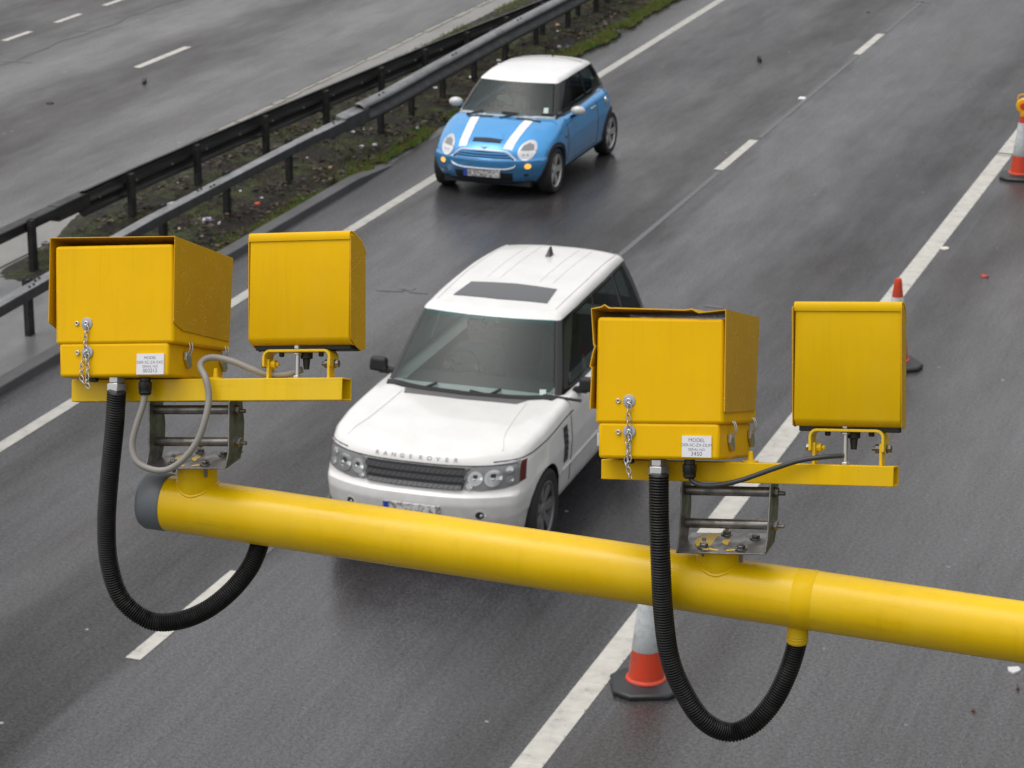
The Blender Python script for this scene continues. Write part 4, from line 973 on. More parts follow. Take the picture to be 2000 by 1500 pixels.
    for i, z in enumerate((.945, .885, .818)):
        b = MB(); e = gx-.035-.015*i
        sf.patch(b, 'F', ruled([(-e, z+.019), (0, z+.019), (e, z+.019)], [(-e, z-.019), (0, z-.019), (e, z-.019)]), 30, 2, .022); b.build('bar', M['grille'] if i < 2 else M['alloydull'], gr, smooth=20)
        b = MB()
        for x in np.arange(-e+.03, e, .047):
            for dz in ((-.008, .008)):
                q = sf.cast('F', x+dz*.9, z+dz, .0245)
                if q is not None: b.hexa([q+[-.013, 0, -.005], q+[.013, 0, -.005], q+[.016, 0, .005], q+[-.010, 0, .005]], [q+[-.013, .003, -.005], q+[.013, .003, -.005], q+[.016, .003, .005], q+[-.010, .003, .005]])
        o = b.build('mesh', M['lampbright'] if i == 2 else M['alloydull'], gr); o['kind'] = 'stuff'
    for s in (-1, 1):
        hl = empty('headlight', parent=root); T = [(s*.455, .985), (s*.62, 1.0), (s*.79, 1.012), (s*.875, 1.02)]; B = [(s*.44, .80), (s*.60, .785), (s*.78, .80), (s*.885, .825)]
        b = MB(); sf.patch(b, 'F', ruled(T, B), 20, 10, .004); b.build('housing', M['lampglass'], hl)
        for (cx, cz, r_) in ((.545, .895, .062), (.69, .895, .072)):
            b = MB(); sf.patch(b, 'F', disc(s*cx, cz, r_, r_, .62), 24, 3, .014); b.build('ring', M['lampbright'], hl)
            b = MB(); sf.patch(b, 'F', disc(s*cx, cz, r_*.60, r_*.60, .02), 20, 3, .010); b.build('lens', M['lampbright'], hl)
            b = MB(); sf.patch(b, 'F', disc(s*cx, cz+r_*.28, r_*.34, r_*.26, .02), 14, 2, .013); b.build('lens_eye', M['lampdark'], hl)
            b = MB(); q = sf.cast('F', s*cx-.012, cz-.014, .0); 
            if q is not None: b.ball(tuple(q+[0, .008, 0]), r_*.42, .02, r_*.34); b.build('bulb', M['lampbright'], hl)
        for (cx, cz) in ((.81, .955), (.82, .868), (.50, .83)):
            b = MB(); sf.patch(b, 'F', disc(s*cx, cz, .028, .030, .02), 14, 2, .012); b.build('small_lamp', M['lampbright'], hl)
        b = MB(); sf.patch(b, 'F', ruled([(s*.880, 1.012), (s*.912, 1.01)], [(s*.886, .835), (s*.918, .845)]), 4, 8, .008); b.build('side_reflector', M['redlens'], hl)
        fg = empty('fog_lamp', parent=root); b = MB(); sf.patch(b, 'F', disc(s*.60, .575, .052, .050, .6), 24, 2, .004); b.build('bezel', M['white'], fg)
        b = MB(); sf.patch(b, 'F', disc(s*.60, .575, .036, .036, .02), 20, 3, .006); b.build('lens', M['lampdark'], fg)
        b = MB(); q = sf.cast('F', s*.60+.008, .572); b.ball(tuple(q), .018, .012, .018); b.build('bulb', M['lampbright'], fg)
        b = MB(); sf.patch(b, 'F', ruled([(s*.58, .752), (s*.68, .752)], [(s*.58, .735), (s*.68, .735)]), 6, 2, .002); b.build('washer_cap', M['white'], root)
    b = MB(); sf.patch(b, 'F', ruled([(-.60, .42), (0, .43), (.60, .42)], [(-.56, .33), (0, .33), (.56, .33)]), 20, 4, .004); b.build('lower_intake', M['trim'], root)
    def plate_(z, hw, hz):
        pr = empty('number_plate', parent=root); q = sf.cast('F', 0, z)[1]-.02; b = MB(); b.box((-hw, q, z-hz), (hw, q+.03, z+hz)); b.build('plate_face', M['plate'], pr, bevel=.004)
        b = MB(); b.box((-hw+.003, q-.0015, z-hz+.003), (-hw+.055, q+.01, z+hz-.003)); b.build('blue_band', M['plateblue'], pr)
    plate_(.595, .262, .057)
    # letters along the bonnet lip
    for s_, x0 in (('RANGE', -.205), ('ROVER', .205)):
        for i, ch in enumerate(s_):
            cu = bpy.data.curves.new('letter', 'FONT'); cu.body = ch; cu.size = .050; cu.offset = .0010; cu.align_x = 'CENTER'; cu.align_y = 'CENTER'
            t = bpy.data.objects.new('tmp', cu); COL.objects.link(t); dg = bpy.context.evaluated_depsgraph_get(); me = bpy.data.meshes.new_from_object(t.evaluated_get(dg)); bpy.data.objects.remove(t)
            xc = x0+(i-2)*.079
            for v in me.vertices:
                q = sf.cast('F', xc+v.co.x*1.15, 1.038+v.co.y*.85, .003); v.co = Vector(q) if q is not None else Vector((xc, .2, 1.03))
            me.materials.clear(); me.materials.append(M['alloydull']); o = bpy.data.objects.new('letter', me); COL.objects.link(o); o.parent = root
    # bonnet lines, cowl, wipers
    b = MB()
    for s in (-1, 1):
        sf.line(b, 'T', spline([(s*.60, 1.42, 0), (s*.62, 1.0, 0), (s*.655, .62, 0), (s*.72, .36, 0)], 8) and [(p[0], p[1]) for p in spline([(s*.60, 1.42, 0), (s*.62, 1.0, 0), (s*.655, .62, 0), (s*.72, .36, 0)], 8)], .007)
    b.build_each('bonnet_crease', M['white'], root)
    b = MB()
    sf.line(b, 'F', [(x, .995+.004*abs(x)) for x in np.linspace(-.86, .86, 40)], .006)
    for s, md_ in ((1, 'L'), (-1, 'R')):
        sf.line(b, md_, [(y, lerp(1.025, 1.065, min(1, (y-.25)/1.2))) for y in np.linspace(.24, 1.7, 24)], .006)
        for yy in (1.62, 2.66, 3.5): sf.line(b, md_, [(yy, z) for z in np.linspace(.42, 1.08, 12)], .005)
    b.build_each('panel_gap', M['trim'], root)
    b = MB(); sf.patch(b, 'T', ruled([(-.60, 1.50), (0, 1.47), (.60, 1.50)], [(-.56, 1.36), (0, 1.33), (.52, 1.36)]), 20, 4, .006); b.build('cowl_grille', M['alloydull'], root)
    b = MB(); sf.patch(b, 'T', ruled([(-.83, 1.66), (-.4, 1.55), (0, 1.52), (.4, 1.55), (.83, 1.66)], [(-.80, 1.54), (-.4, 1.46), (0, 1.43), (.4, 1.46), (.80, 1.54)]), 24, 4, .012); b.build('scuttle', M['trim'], root)
    def fpn(x, z, o=.02): return np.array(fp(x, z, o))
    wiper(root, fpn(-.62, -.36, .03), fpn(-.34, -.235, .03), fpn(.02, -.262, .02)); wiper(root, fpn(.05, -.37, .03), fpn(.33, -.235, .03), fpn(.74, -.265, .02))
    # flank: vent, door mouldings, handles, mirrors
    for s, md_ in ((1, 'L'), (-1, 'R')):
        b = MB(); sf.patch(b, md_, ruled([(1.36, 1.00), (1.48, 1.00)], [(1.38, .66), (1.50, .66)]), 4, 10, .005); v_ = b.build('side_vent', M['trim'], root)
        for z in (.70, .76, .82, .88, .94):
            b = MB(); sf.patch(b, md_, ruled([(1.37, z+.010), (1.49, z+.010)], [(1.37, z-.010), (1.49, z-.010)]), 3, 1, .009); b.build('vent_fin', M['grille'], v_)
        b = MB(); sf.line(b, md_, [(y, .60) for y in np.linspace(1.36, 3.25, 24)], .013); b.build('door_moulding', M['white'], root)
        for yy in (2.42, 3.32):
            b = MB(); sf.patch(b, md_, ruled([(yy, .985), (yy+.20, .985)], [(yy, .95), (yy+.20, .95)]), 6, 2, .022); b.build('door_handle', M['white'], root, bevel=.004)
        mr = empty('mirror', (s*1.04, 1.95, 1.22), parent=root); b = MB(); b.hexa([(-s*.10, -.05, -.055), (s*.085, -.035, -.05), (s*.085, .045, -.05), (-s*.10, .045, -.055)], [(-s*.095, -.05, .085), (s*.07, -.03, .09), (s*.07, .04, .09), (-s*.095, .045, .085)])
        o = b.build('mirror_shell', M['trim'], mr, bevel=.032, seg=4)
        b = MB(); b.hexa([(-s*.16, -.02, -.07), (-s*.16, .06, -.07), (-s*.16, .06, -.03), (-s*.16, -.02, -.03)], [(-s*.02, -.03, -.06), (-s*.02, .04, -.06), (-s*.02, .04, 0), (-s*.02, -.03, 0)]); b.build('mirror_arm', M['trim'], mr)
        b = MB(); b.lathe([(.385+.045, 0), (.385+.045, .004)], (0, 0, 0), 0, 4)
    for s in (-1, 1):
        for y in (.87, 3.75): wheel(root, s*.845, y, .385, .255, .262, s, M['alloydull'], 7, 'twin')
    b = MB(); b.box((-.72, .2, .26), (.72, 4.7, .36)); b.build('underbody', M['trim'], root)
    # cabin
    b = MB(); b.hexa([(-.72, 1.76, .95), (.72, 1.76, .95), (.72, 2.30, .95), (-.72, 2.30, .95)], [(-.72, 1.66, 1.185), (.72, 1.66, 1.185), (.72, 2.20, 1.15), (-.72, 2.20, 1.15)]); b.build('dashboard', M['cabin'], root, bevel=.03)
    seats(root, (-.38, .38), 3.08, .62, M['seat']); steering(root, -.38, 2.42, 1.10, .19)
    q = fpn(0, .22, -.04); b = MB(); b.box((-.12, q[1], q[2]-.08), (.12, q[1]+.03, q[2]-.015)); b.tube([(0, q[1]+.01, q[2]-.02), (0, q[1], q[2]+.05)], .025, 8); b.build('interior_mirror', M['trim'], root, bevel=.008)
    b = MB(); b.grid([[fp(x, z, .006) for z in np.linspace(-.30, -.22, 4)] for x in np.linspace(.70, .76, 4)]); b.build('tax_disc', M['sticker'], root)
    for o in (root,): pass
    person_bust('person', (-8.075-.38-.076, 20.22+2.91, .70), R(1.5), 'driver with short dark hair behind the wheel of the white off-road car', 'clothdark', [(-.15, -.50, .44), (.15, -.50, .44)])
    return root
# ------------------------------------------------------------------ the small blue car
def build_small():
    root = empty('car', (-12.10, 32.97, 0)); tag(root, 'small blue hatchback with white roof and two white bonnet stripes', 'car')
    HW, ZB = .845, .20
    def low(x, y, z):
        y = y+1.815; h = min(1, max(0, (z+.40)/.80)); xn = abs(x)/HW
        ht = interp(y, [0, .10, .25, .5, .75, .95, 1.2, 3.0, 3.63], [.655, .705, .765, .835, .885, .93, .955, 1.0, .94])
        zz = ZB+h*(ht-ZB)
        if y < 1.3: zz += h**5*.055*(1-xn**2.2)*min(1, (1.3-y)/.5) + h**6*.025*math.exp(-((xn-.70)/.16)**2)*math.exp(-((y-.35)/.25)**2)
        w_ = interp(h, [0, .1, .3, .6, .8, .92, 1], [.93, .96, .985, 1, .975, .945, .905]); pl = interp(y, [0, .12, .3, .6, .9, 2.9, 3.3, 3.63], [.90, .945, .975, .995, 1, 1, .97, .89])
        fl = 1+.018*math.exp(-((y-.72)/.42)**2)+.018*math.exp(-((y-3.19)/.42)**2); xx = x*w_*pl*fl
        k = max(0, 1-y/1.1); yy = y+.27*min(1, xn)**2.2*k
        k2 = max(0, 1-y/.75); yy += k2*interp(zz, [.20, .32, .44, .52, .545, .565, .66, .76, .86], [.14, .05, .01, 0, .004, .040, .070, .125, .22])
        k3 = max(0, (y-3.0)/.63); yy -= .16*xn**2.5*k3+k3*interp(zz, [.2, .5, 1.0], [.05, 0, .10])
        return (xx, yy, zz)
    S = dict(low=low, lh=(HW, 1.815, .40), lr=.11, ln=(36, 70, 34), paint=M['blue'], axles=(.72, 3.19), archr=.335, archz=.315, hw=HW, tub=(.60, 1.14, 3.1, .45))
    body = car_common(root, S)
    hh = (.76, 1.10, .24)
    def cab(x, y, z):
        v = min(1, max(0, (y+1.10)/2.20)); s = min(1, max(0, (z+.24)/.48)); zz = .935+s*.475; yf = .87+s*.60; yr = 3.46-s*.24; yy = lerp(yf, yr, v)
        hw = lerp(.755, .572, s**1.15); hw *= interp(v, [0, .25, .7, 1], [.96, 1, .98, .90]); xx = x/.76*hw; xn = abs(x)/.76
        yy += .17*xn**2.2*max(0, 1-v*2.4)*(1-.2*s)-.10*xn**3*max(0, (v-.7)/.3)
        zz += .028*(1-xn**2)*s**5-.05*((v-.42)/.58)**2*s**4; return (xx, yy, zz)
    def wsh(a, s, c): return (a == 1 and s == -1 and abs(c[0]) < .76*.90 and -.24+.045 < c[2] < .24-.06) or (a == 1 and s == 1 and abs(c[0]) < .60 and -.12 < c[2] < .17) or (a == 0 and -.14 < c[2] < .165 and any(lerp(p, q, (c[2]+.15)/.325)+.02 < c[1] < e-.02 for p, q, e in ((-.94, -.70, .10), (.17, .17, .86))))
    shell = cube_map(cab, hh, .055, (30, 34, 22), lambda a, s, c: None if (c[2] > .24-.057 or wsh(a, s, c) or (a == 2 and s == -1)) else 0).build('pillars', M['gloss'], root, smooth=50)
    roof = cube_map(cab, hh, .055, (30, 34, 22), lambda a, s, c: 0 if c[2] > .24-.059 else None).build('roof', M['mwhite'], root, smooth=50)
    def fp(x, z, off=0.0): p = cab(x, -1.10, z); return (p[0], p[1]-off*.7, p[2]+off*.7)
    b = MB(); b.grid([[fp(x, z, .004) for z in np.linspace(-.20, .186, 12)] for x in np.linspace(-.69, .69, 28)]); b.build('windscreen', M['glass'], root, smooth=60)
    def sp(y, z, s, off=.004): p = cab(s*.76, y, z); return (p[0]+s*off, p[1], p[2]+off*.3)
    for s in (-1, 1):
        for (ya, yb_, yc, yd) in ((-.94, .10, -.70, .10), (.17, .92, .17, .86)):
            b = MB(); b.grid([[sp(lerp(lerp(ya, yc, j/7), lerp(yb_, yd, j/7), i/9), lerp(-.15, .175, j/7), s) for j in range(8)] for i in range(10)]); b.build('side_window', M['tintglass'], root, smooth=60)
    b = MB(); b.grid([[(lambda p: (p[0], p[1]+.005, p[2]))(cab(x, 1.10, z)) for z in np.linspace(-.13, .175, 8)] for x in np.linspace(-.62, .62, 14)]); b.build('rear_window', M['glass'], root, smooth=60)
    sf = Surf([body, shell, roof])
    p = sf.cast('T', 0, 3.02); b = MB(); b.tube([p+[0, 0, -.01], p+[0, .10, .17]], .004, 6); b.lathe([(.018, 0), (.012, .02)], tuple(p), 2, 10); b.build('roof_aerial', M['black'], root)
    b = MB(); sf.line(b, 'T', [(x, 2.98-.16*(x/.5)**2) for x in np.linspace(-.5, .5, 30)], .008); b.build('roof_joint', M['alloydull'], root)
    # bonnet stripes, scoop, grille
    for s in (-1, 1):
        b = MB(); sf.patch(b, 'T', ruled([(s*.265, .15), (s*.285, .4), (s*.315, .7), (s*.335, .90)], [(s*.385, .17), (s*.405, .4), (s*.435, .7), (s*.455, .93)]), 34, 4, .003); b.build('bonnet_stripe', M['stripe'], root)
    b = MB(); sf.patch(b, 'T', ruled([(-.20, .215), (0, .20), (.20, .215)], [(-.19, .285), (0, .29), (.19, .285)]), 14, 4, .012); sc_ = b.build('bonnet_scoop', M['trim'], root)
    b = MB(); sf.patch(b, 'T', ruled([(-.21, .275), (0, .28), (.21, .275)], [(-.17, .43), (0, .47), (.17, .43)]), 14, 5, .018, .03); b.build('scoop_lid', M['blue'], sc_, smooth=50)
    gr = empty('grille', parent=root); T = [(-.30, .645), (0, .66), (.30, .645)]; B = [(-.44, .555), (0, .545), (.44, .555)]
    b = MB(); sf.patch(b, 'F', ruled(T, B), 24, 8, .003); b.build('backing', M['bluedark'], gr)
    for i, z in enumerate((.632, .598, .566)):
        e = lerp(.42, .31, (z-.55)/.14); b = MB(); sf.patch(b, 'F', ruled([(-e, z+.008), (0, z+.011), (e, z+.008)], [(-e, z-.006), (0, z-.003), (e, z-.006)]), 24, 2, .006); b.build('bar', M['blue'], gr, smooth=20)
    b = MB(); ring = [(-.455, .55)]+[(-.445, .565), (-.40, .605), (-.35, .645), (-.31, .662)]+[(x, .672-.09*x*x) for x in np.linspace(-.26, .26, 14)]+[(.31, .662), (.35, .645), (.40, .605), (.445, .565), (.455, .55)]
    sf.line(b, 'F', ring, .014, 8, .006); b.build('chrome_surround', M['chrome'], gr)
    b = MB(); low_ = [(-.46, .495), (-.44, .465), (-.38, .445)]+[(x, .436) for x in np.linspace(-.3, .3, 14)]+[(.38, .445), (.44, .465), (.46, .495)]; sf.line(b, 'F', low_, .013, 8, .004); b.build('lower_chrome', M['chrome'], gr)
    b = MB(); q = sf.cast('T', 0, .13); b.ball(tuple(q), .035, .035, .008); b.box((q[0]-.07, q[1]-.006, q[2]-.004), (q[0]+.07, q[1]+.006, q[2]+.006)); b.build('badge', M['chrome'], root)
    for s in (-1, 1):
        hl = empty('headlight', parent=root); cx, cz, rx_, rz_ = s*.570, .668, .108, .116
        b = MB(); sf.patch(b, 'F', disc(cx, cz, rx_, rz_, .80), 32, 3, .010); b.build('chrome_ring', M['chrome'], hl)
        b = MB(); sf.patch(b, 'F', disc(cx, cz, rx_*.82, rz_*.82, .02), 28, 5, .008); b.build('lens', M['headlit'], hl)
        b = MB(); sf.patch(b, 'F', ruled([(cx-.06, cz+.065), (cx, cz+.088), (cx+.06, cz+.065)], [(cx-.078, cz+.008), (cx, cz+.002), (cx+.078, cz+.008)]), 10, 4, .011); b.build('reflector_shade', M['lampglass'], hl)
        for dx in (-.03, .02):
            b = MB(); sf.patch(b, 'F', disc(cx+dx, cz-.045, .012, .010, .02), 10, 2, .012); b.build('bulb', M['lampglass'], hl)
        b = MB(); sf.patch(b, 'F', disc(s*.61, .475, .038, .036, .02), 20, 3, .008); tl = b.build('indicator', M['amber'], root)
        b = MB(); sf.patch(b, 'F', ruled([(s*.47, .285), (s*.66, .30)], [(s*.49, .262), (s*.64, .275)]), 8, 3, .006); b.build('bumper_highlight', M['blue'], root)
        b = MB(); sf.patch(b, 'F', disc(s*.58, .345, .035, .020, .02), 16, 2, .004); b.build('fog_lamp', M['lampdark'], root)
    b = MB(); sf.patch(b, 'F', ruled([(-.42, .375), (0, .40), (.42, .375)], [(-.40, .255), (0, .245), (.40, .255)]), 22, 5, .003); b.build('lower_intake', M['trim'], root)
    pr = empty('number_plate', parent=root); q = sf.cast('F', 0, .36)[1]-.02; b = MB(); b.box((-.262, q, .318), (.262, q+.03, .424)); b.build('plate_face', M['plate'], pr, bevel=.004)
    b = MB(); b.box((-.260, q-.0015, .320), (-.205, q+.01, .422)); b.build('blue_band', M['plateblue'], pr)
    b = MB(); sf.line(b, 'F', [(x, .545) for x in np.linspace(-.74, .74, 36)], .012, 8); b.build('bumper_lip', M['blue'], root)
    # sills, arches, doors
    b = MB(); sf.patch(b, 'F', ruled([(-.66, .245), (0, .235), (.66, .245)], [(-.62, .205), (0, .205), (.62, .205)]), 16, 3, .010); b.build('front_lip', M['trim'], root)
    for s, md_ in ((1, 'L'), (-1, 'R')):
        for y in (.72, 3.19):
            b = MB(); sf.patch(b, md_, lambda u, t, y=y: (y+(.328+.062*t)*math.cos(math.pi*(1.10-1.20*u)), .315+(.328+.062*t)*math.sin(math.pi*(1.10-1.20*u))), 30, 3, .012, .03); b.build('wheel_arch', M['trim'], root)
        b = MB(); sf.patch(b, md_, ruled([(1.05, .285), (2.86, .285)], [(1.05, .212), (2.86, .212)]), 16, 3, .010); b.build('sill', M['trim'], root)
        b = MB()
        for ln in ([(1.22, z) for z in np.linspace(.34, .92, 10)], [(2.55, z) for z in np.linspace(.34, .95, 10)], [(y, .33) for y in np.linspace(1.22, 2.55, 12)]): sf.line(b, md_, ln, .004)
        b.build_each('panel_gap', M['bluedark'], root)
        b = MB(); sf.patch(b, md_, ruled([(2.28, .865), (2.46, .87)], [(2.28, .84), (2.46, .845)]), 6, 2, .020); b.build('door_handle', M['chrome'], root, bevel=.004)
        b = MB(); sf.patch(b, md_, ruled([(1.10, .72), (1.19, .73)], [(1.11, .68), (1.18, .69)]), 4, 3, .010); b.build('side_repeater', M['alloydull'], root)
        mr = empty('mirror', (s*.90, 1.45, .99), parent=root); b = MB(); b.ball((0, 0, .01), .105, .07, .066, 18, 10); b.build('mirror_cap', M['mwhite'], mr)
        b = MB(); b.tube([(-s*.02, .0, -.04), (-s*.11, .03, -.09)], .022, 8); b.build('mirror_stalk', M['black'], mr)
    b = MB(); sf.patch(b, 'L', disc(2.98, .84, .065, .060, .02), 24, 3, .006); b.build('fuel_cap', M['chrome'], root)
    b = MB(); sf.line(b, 'L', [(y, interp(y, [1.3, 3.4], [.960, .99])) for y in np.linspace(1.3, 3.3, 24)], .008); sf.line(b, 'R', [(y, interp(y, [1.3, 3.4], [.960, .99])) for y in np.linspace(1.3, 3.3, 24)], .008); b.build_each('beltline_trim', M['alloydull'], root)
    b = MB(); sf.patch(b, 'T', ruled([(-.69, 1.10), (-.3, .965), (0, .95), (.3, .965), (.69, 1.10)], [(-.70, 1.05), (-.3, .915), (0, .90), (.3, .915), (.70, 1.05)]), 24, 3, .012); b.build('scuttle', M['conewhite'], root)
    for x in (-.34, .36):
        b = MB(); sf.patch(b, 'T', ruled([(x-.16, .905), (x+.19, .905)], [(x-.16, .85), (x+.19, .85)]), 8, 2, .006); b.build('bonnet_vent', M['trim'], root)
    def fpn(x, z, o=.02): return np.array(fp(x, z, o))
    wiper(root, fpn(-.56, -.25, .03), fpn(-.34, -.175, .03), fpn(-.04, -.17, .02)); wiper(root, fpn(-.02, -.25, .03), fpn(.18, -.18, .03), fpn(.55, -.175, .02))
    for s in (-1, 1):
        for y in (.72, 3.19): wheel(root, s*.745, y, .312, .205, .222, s, M['silver'], 5, 'twin')
    b = MB(); b.box((-.62, .25, .17), (.62, 3.4, .24)); b.build('underbody', M['trim'], root)
    b = MB(); b.hexa([(-.62, 1.20, .80), (.62, 1.20, .80), (.62, 1.60, .80), (-.62, 1.60, .80)], [(-.62, 1.10, .975), (.62, 1.10, .975), (.62, 1.52, .96), (-.62, 1.52, .96)]); b.build('dashboard', M['cabin'], root, bevel=.03)
    seats(root, (-.33, .33), 2.30, .42, M['seat']); steering(root, -.33, 1.72, .95, .18)
    q = fpn(0, .15, -.03); b = MB(); b.box((-.10, q[1]+.01, q[2]-.06), (.10, q[1]+.03, q[2]-.01)); b.build('interior_mirror', M['trim'], root, bevel=.006)
    b = MB(); b.grid([[fp(x, z, .006) for z in np.linspace(-.175, -.10, 4)] for x in np.linspace(.57, .635, 4)]); b.build('tax_disc', M['sticker'], root)
    person_bust('person', (-12.10-.33, 32.97+2.18, .48), 0, 'driver in a pale top behind the wheel of the small blue hatchback', 'cloth', [(-.14, -.44, .46), (.14, -.44, .46)])
    return root
suv = build_suv(); small = build_small()

# ================================================================== CONES
def make_cone(label, loc, rotz=0.0):
    root = empty('traffic_cone', loc, rotz); tag(root, label, 'traffic cone', 'traffic cones along the edge line')
    def octa(h_, c_, z): return [(h_, -c_, z), (h_, c_, z), (c_, h_, z), (-c_, h_, z), (-h_, c_, z), (-h_, -c_, z), (-c_, -h_, z), (c_, -h_, z)]
    b = MB(); L = [octa(.265, .15, .0), octa(.275, .155, .012), octa(.275, .155, .035), octa(.262, .148, .050), octa(.19, .11, .062), octa(.15, .09, .075)]
    vs = [p for l in L for p in l]; n = 8
    fs = [(i*n+k, i*n+(k+1) % n, (i+1)*n+(k+1) % n, (i+1)*n+k) for i in range(len(L)-1) for k in range(n)]+[tuple(range(n))[::-1], tuple((len(L)-1)*n+k for k in range(n))]
    b.add(vs, fs); b.build('base', M['conebase'], root, bevel=.006)
    rr = lambda z: interp(z, [.08, .12, .33, .79, .97, 1.0], [.152, .140, .115, .062, .040, .034])
    b = MB(); b.lathe([(.160, .068), (.165, .078), (.160, .090), (.143, .098)]+[(rr(z), z) for z in (.12, .20, .205, .21, .33, .5, .79, .93, .975)]+[(.030, .995), (.012, 1.0)], (0, 0, 0), 2, 40); b.build('body', M['conered'], root, smooth=40)
    b = MB(); b.lathe([(rr(.33)+.0005, .329), (rr(.33)+.003, .332), (rr(.5)+.003, .5), (rr(.79)+.003, .787), (rr(.79)+.0005, .79)], (0, 0, 0), 2, 40); b.build('reflective_sleeve', M['conewhite'], root, smooth=50)
    return root
c1 = make_cone('traffic cone on the hard shoulder, seen below the yellow arm behind the hanging hose', (-5.45, 18.62, 0), R(22))
c2 = copy_tree(c1); c2.location = (-5.31, 27.55, 0); c2.rotation_euler = (0, 0, R(35)); c2['label'] = 'traffic cone mostly hidden behind the flat lamp box on the right'
c3 = copy_tree(c1); c3.location = (-5.43, 36.70, 0); c3.rotation_euler = (0, 0, R(5)); c3['label'] = 'traffic cone carrying a round yellow lamp at the right edge of the photo'
lp = empty('warning_lamp', (-5.43, 36.70, .90)); tag(lp, 'round yellow road lamp with a handle, on top of the far traffic cone', 'warning lamp')
b = MB(); b.lathe([(.095, -.045), (.108, -.03), (.108, .03), (.095, .045)], (0, 0, .13), 1, 28); b.lathe([(.05, -.02), (.055, .05)], (0, 0, 0), 2, 16); b.build('case', M['lampyel'], lp, bevel=.006)
b = MB(); b.lathe([(.045, -.062), (.052, -.045)], (0, 0, .13), 1, 20); b.build('lens', M['conered'], lp)
b = MB(); b.tube(spline([(-.085, 0, .17), (-.09, 0, .25), (-.04, 0, .285), (.04, 0, .285), (.09, 0, .25), (.085, 0, .17)], 6), .009, 8); b.build('handle', M['lampyel'], lp)

# ================================================================== SMALL THINGS ON THE GROUND
def scrap(px, py, wpx, hpx, colr, label, group=None, name='litter', z=.06, cat='litter', flat=True, seed=0):
    r2 = random.Random(seed*77+int(px)); p = gnd(px, py, z); s = np.linalg.norm(p-CAM)/FPX; wd, dp = wpx*s, hpx*s/.30
    m = bpy.data.materials.get('scrap_%s' % (colr,)) or mat('scrap_%s' % (colr,), colr, .55)
    b = MB(); n = 7; H_ = .012+.02*r2.random() if flat else min(wd, .08)
    top = [(wd/2*math.cos(a)*(0.7+.5*r2.random()), dp/2*math.sin(a)*(.6+.6*r2.random()), H_*(.5+.8*r2.random())) for a in np.linspace(0, 2*math.pi, n, endpoint=False)]
    bot = [(x*1.05, y*1.05, -.01) for x, y, _ in top]
    b.hexa(bot, top); o = b.build(name, m, smooth=0, loc=tuple(p)); o.rotation_euler = (0, 0, PSI); return tag(o, label, cat, group, 'thing')
G = 'litter on the central reservation'; W_ = (.62, .62, .62); WL = 'small white scrap of litter on the soil of the central reservation'
i_ = 0
for (px, py, wx, hy) in [(398, 433, 7, 6), (350, 448, 5, 4), (384, 436, 4, 3), (672, 259, 8, 5), (690, 259, 7, 4), (712, 255, 8, 6), (707, 288, 15, 4), (732, 284, 10, 4), (840, 165, 10, 6), (850, 172, 9, 5), (921, 151, 9, 7), (1002, 125, 5, 4), (1013, 75, 20, 5), (1092, 92, 9, 5), (1089, 62, 5, 4), (1103, 27, 5, 5), (1178, 37, 4, 3), (975, 126, 7, 5), (975, 120, 10, 5), (470, 375, 5, 4), (428, 438, 6, 4), (510, 388, 9, 4), (395, 463, 6, 4), (615, 256, 4, 3), (600, 310, 5, 3), (627, 330, 6, 4), (350, 361, 6, 5), (815, 250, 6, 4)]:
    scrap(px, py, wx, hy, W_, WL, G, seed=i_); i_ += 1
scrap(343, 470, 28, 8, (.55, .60, .64), 'long pale wrapper lying behind the first camera box', G); scrap(405, 428, 24, 6, (.42, .38, .55), 'flat lilac wrapper on the soil below the near crash barrier', G)
scrap(338, 398, 26, 6, (.55, .58, .58), 'long pale strip of litter showing above the rail of the near barrier', G); scrap(685, 250, 28, 4, (.45, .45, .46), 'grey bent strip of litter under the joint in the near barrier', G)
scrap(582, 299, 14, 7, (.75, .13, .08), 'red and pink scrap beside a barrier post', G); scrap(503, 398, 12, 6, (.80, .12, .06), 'bright red scrap on the soil beside a post of the near barrier', G)
scrap(645, 328, 9, 5, (.50, .22, .20), 'dull pink scrap on the soil near the kerb', G); scrap(1090, 49, 9, 6, (.65, .42, .15), 'orange and white scrap between barrier posts beyond the blue car', G)
scrap(671, 338, 7, 4, (.08, .16, .26), 'small dark blue scrap on the soil near the kerb', G); scrap(1108, 92, 8, 5, (.07, .09, .18), 'dark blue scrap beyond the roof of the blue car', G)
scrap(820, 238, 24, 8, (.16, .155, .14), 'grey slab of concrete lying on the grass beside the blue car', None, 'concrete_slab', cat='slab')
scrap(605, 392, 9, 10, (.05, .05, .05), 'dark lump on the grass at the kerb', None, 'stone', cat='stone')
S2 = 'debris on the road'
scrap(1845, 486, 17, 6, (.62, .60, .52), 'short white stick lying on the hard shoulder past the edge line', S2, 'debris', .0, 'debris'); scrap(1923, 541, 15, 5, (.45, .05, .04), 'red scrap lying on the hard shoulder', S2, 'debris', .0, 'debris')
scrap(1484, 119, 8, 12, (.012, .012, .013), 'black lump lying in the lane beyond the blue car', S2, 'debris', .0, 'debris', False); scrap(1980, 1309, 30, 11, (.55, .55, .55), 'crumpled white scrap at the right edge below the arm', S2, 'debris', .0, 'debris')
scrap(282, 162, 8, 8, (.03, .03, .032), 'dark lump on the far carriageway', S2, 'debris', .0, 'debris', False); scrap(97, 202, 14, 5, (.012, .012, .012), 'black rag on the far carriageway near the left edge', S2, 'debris', .0, 'debris')
scrap(1696, 24, 8, 7, (.03, .03, .032), 'dark lump on the lane line at the top of the photo', S2, 'debris', .0, 'debris'); scrap(1208, 70, 11, 5, (.02, .02, .02), 'dark stone beside the grass edge beyond the blue car', S2, 'debris', .0, 'debris', False)
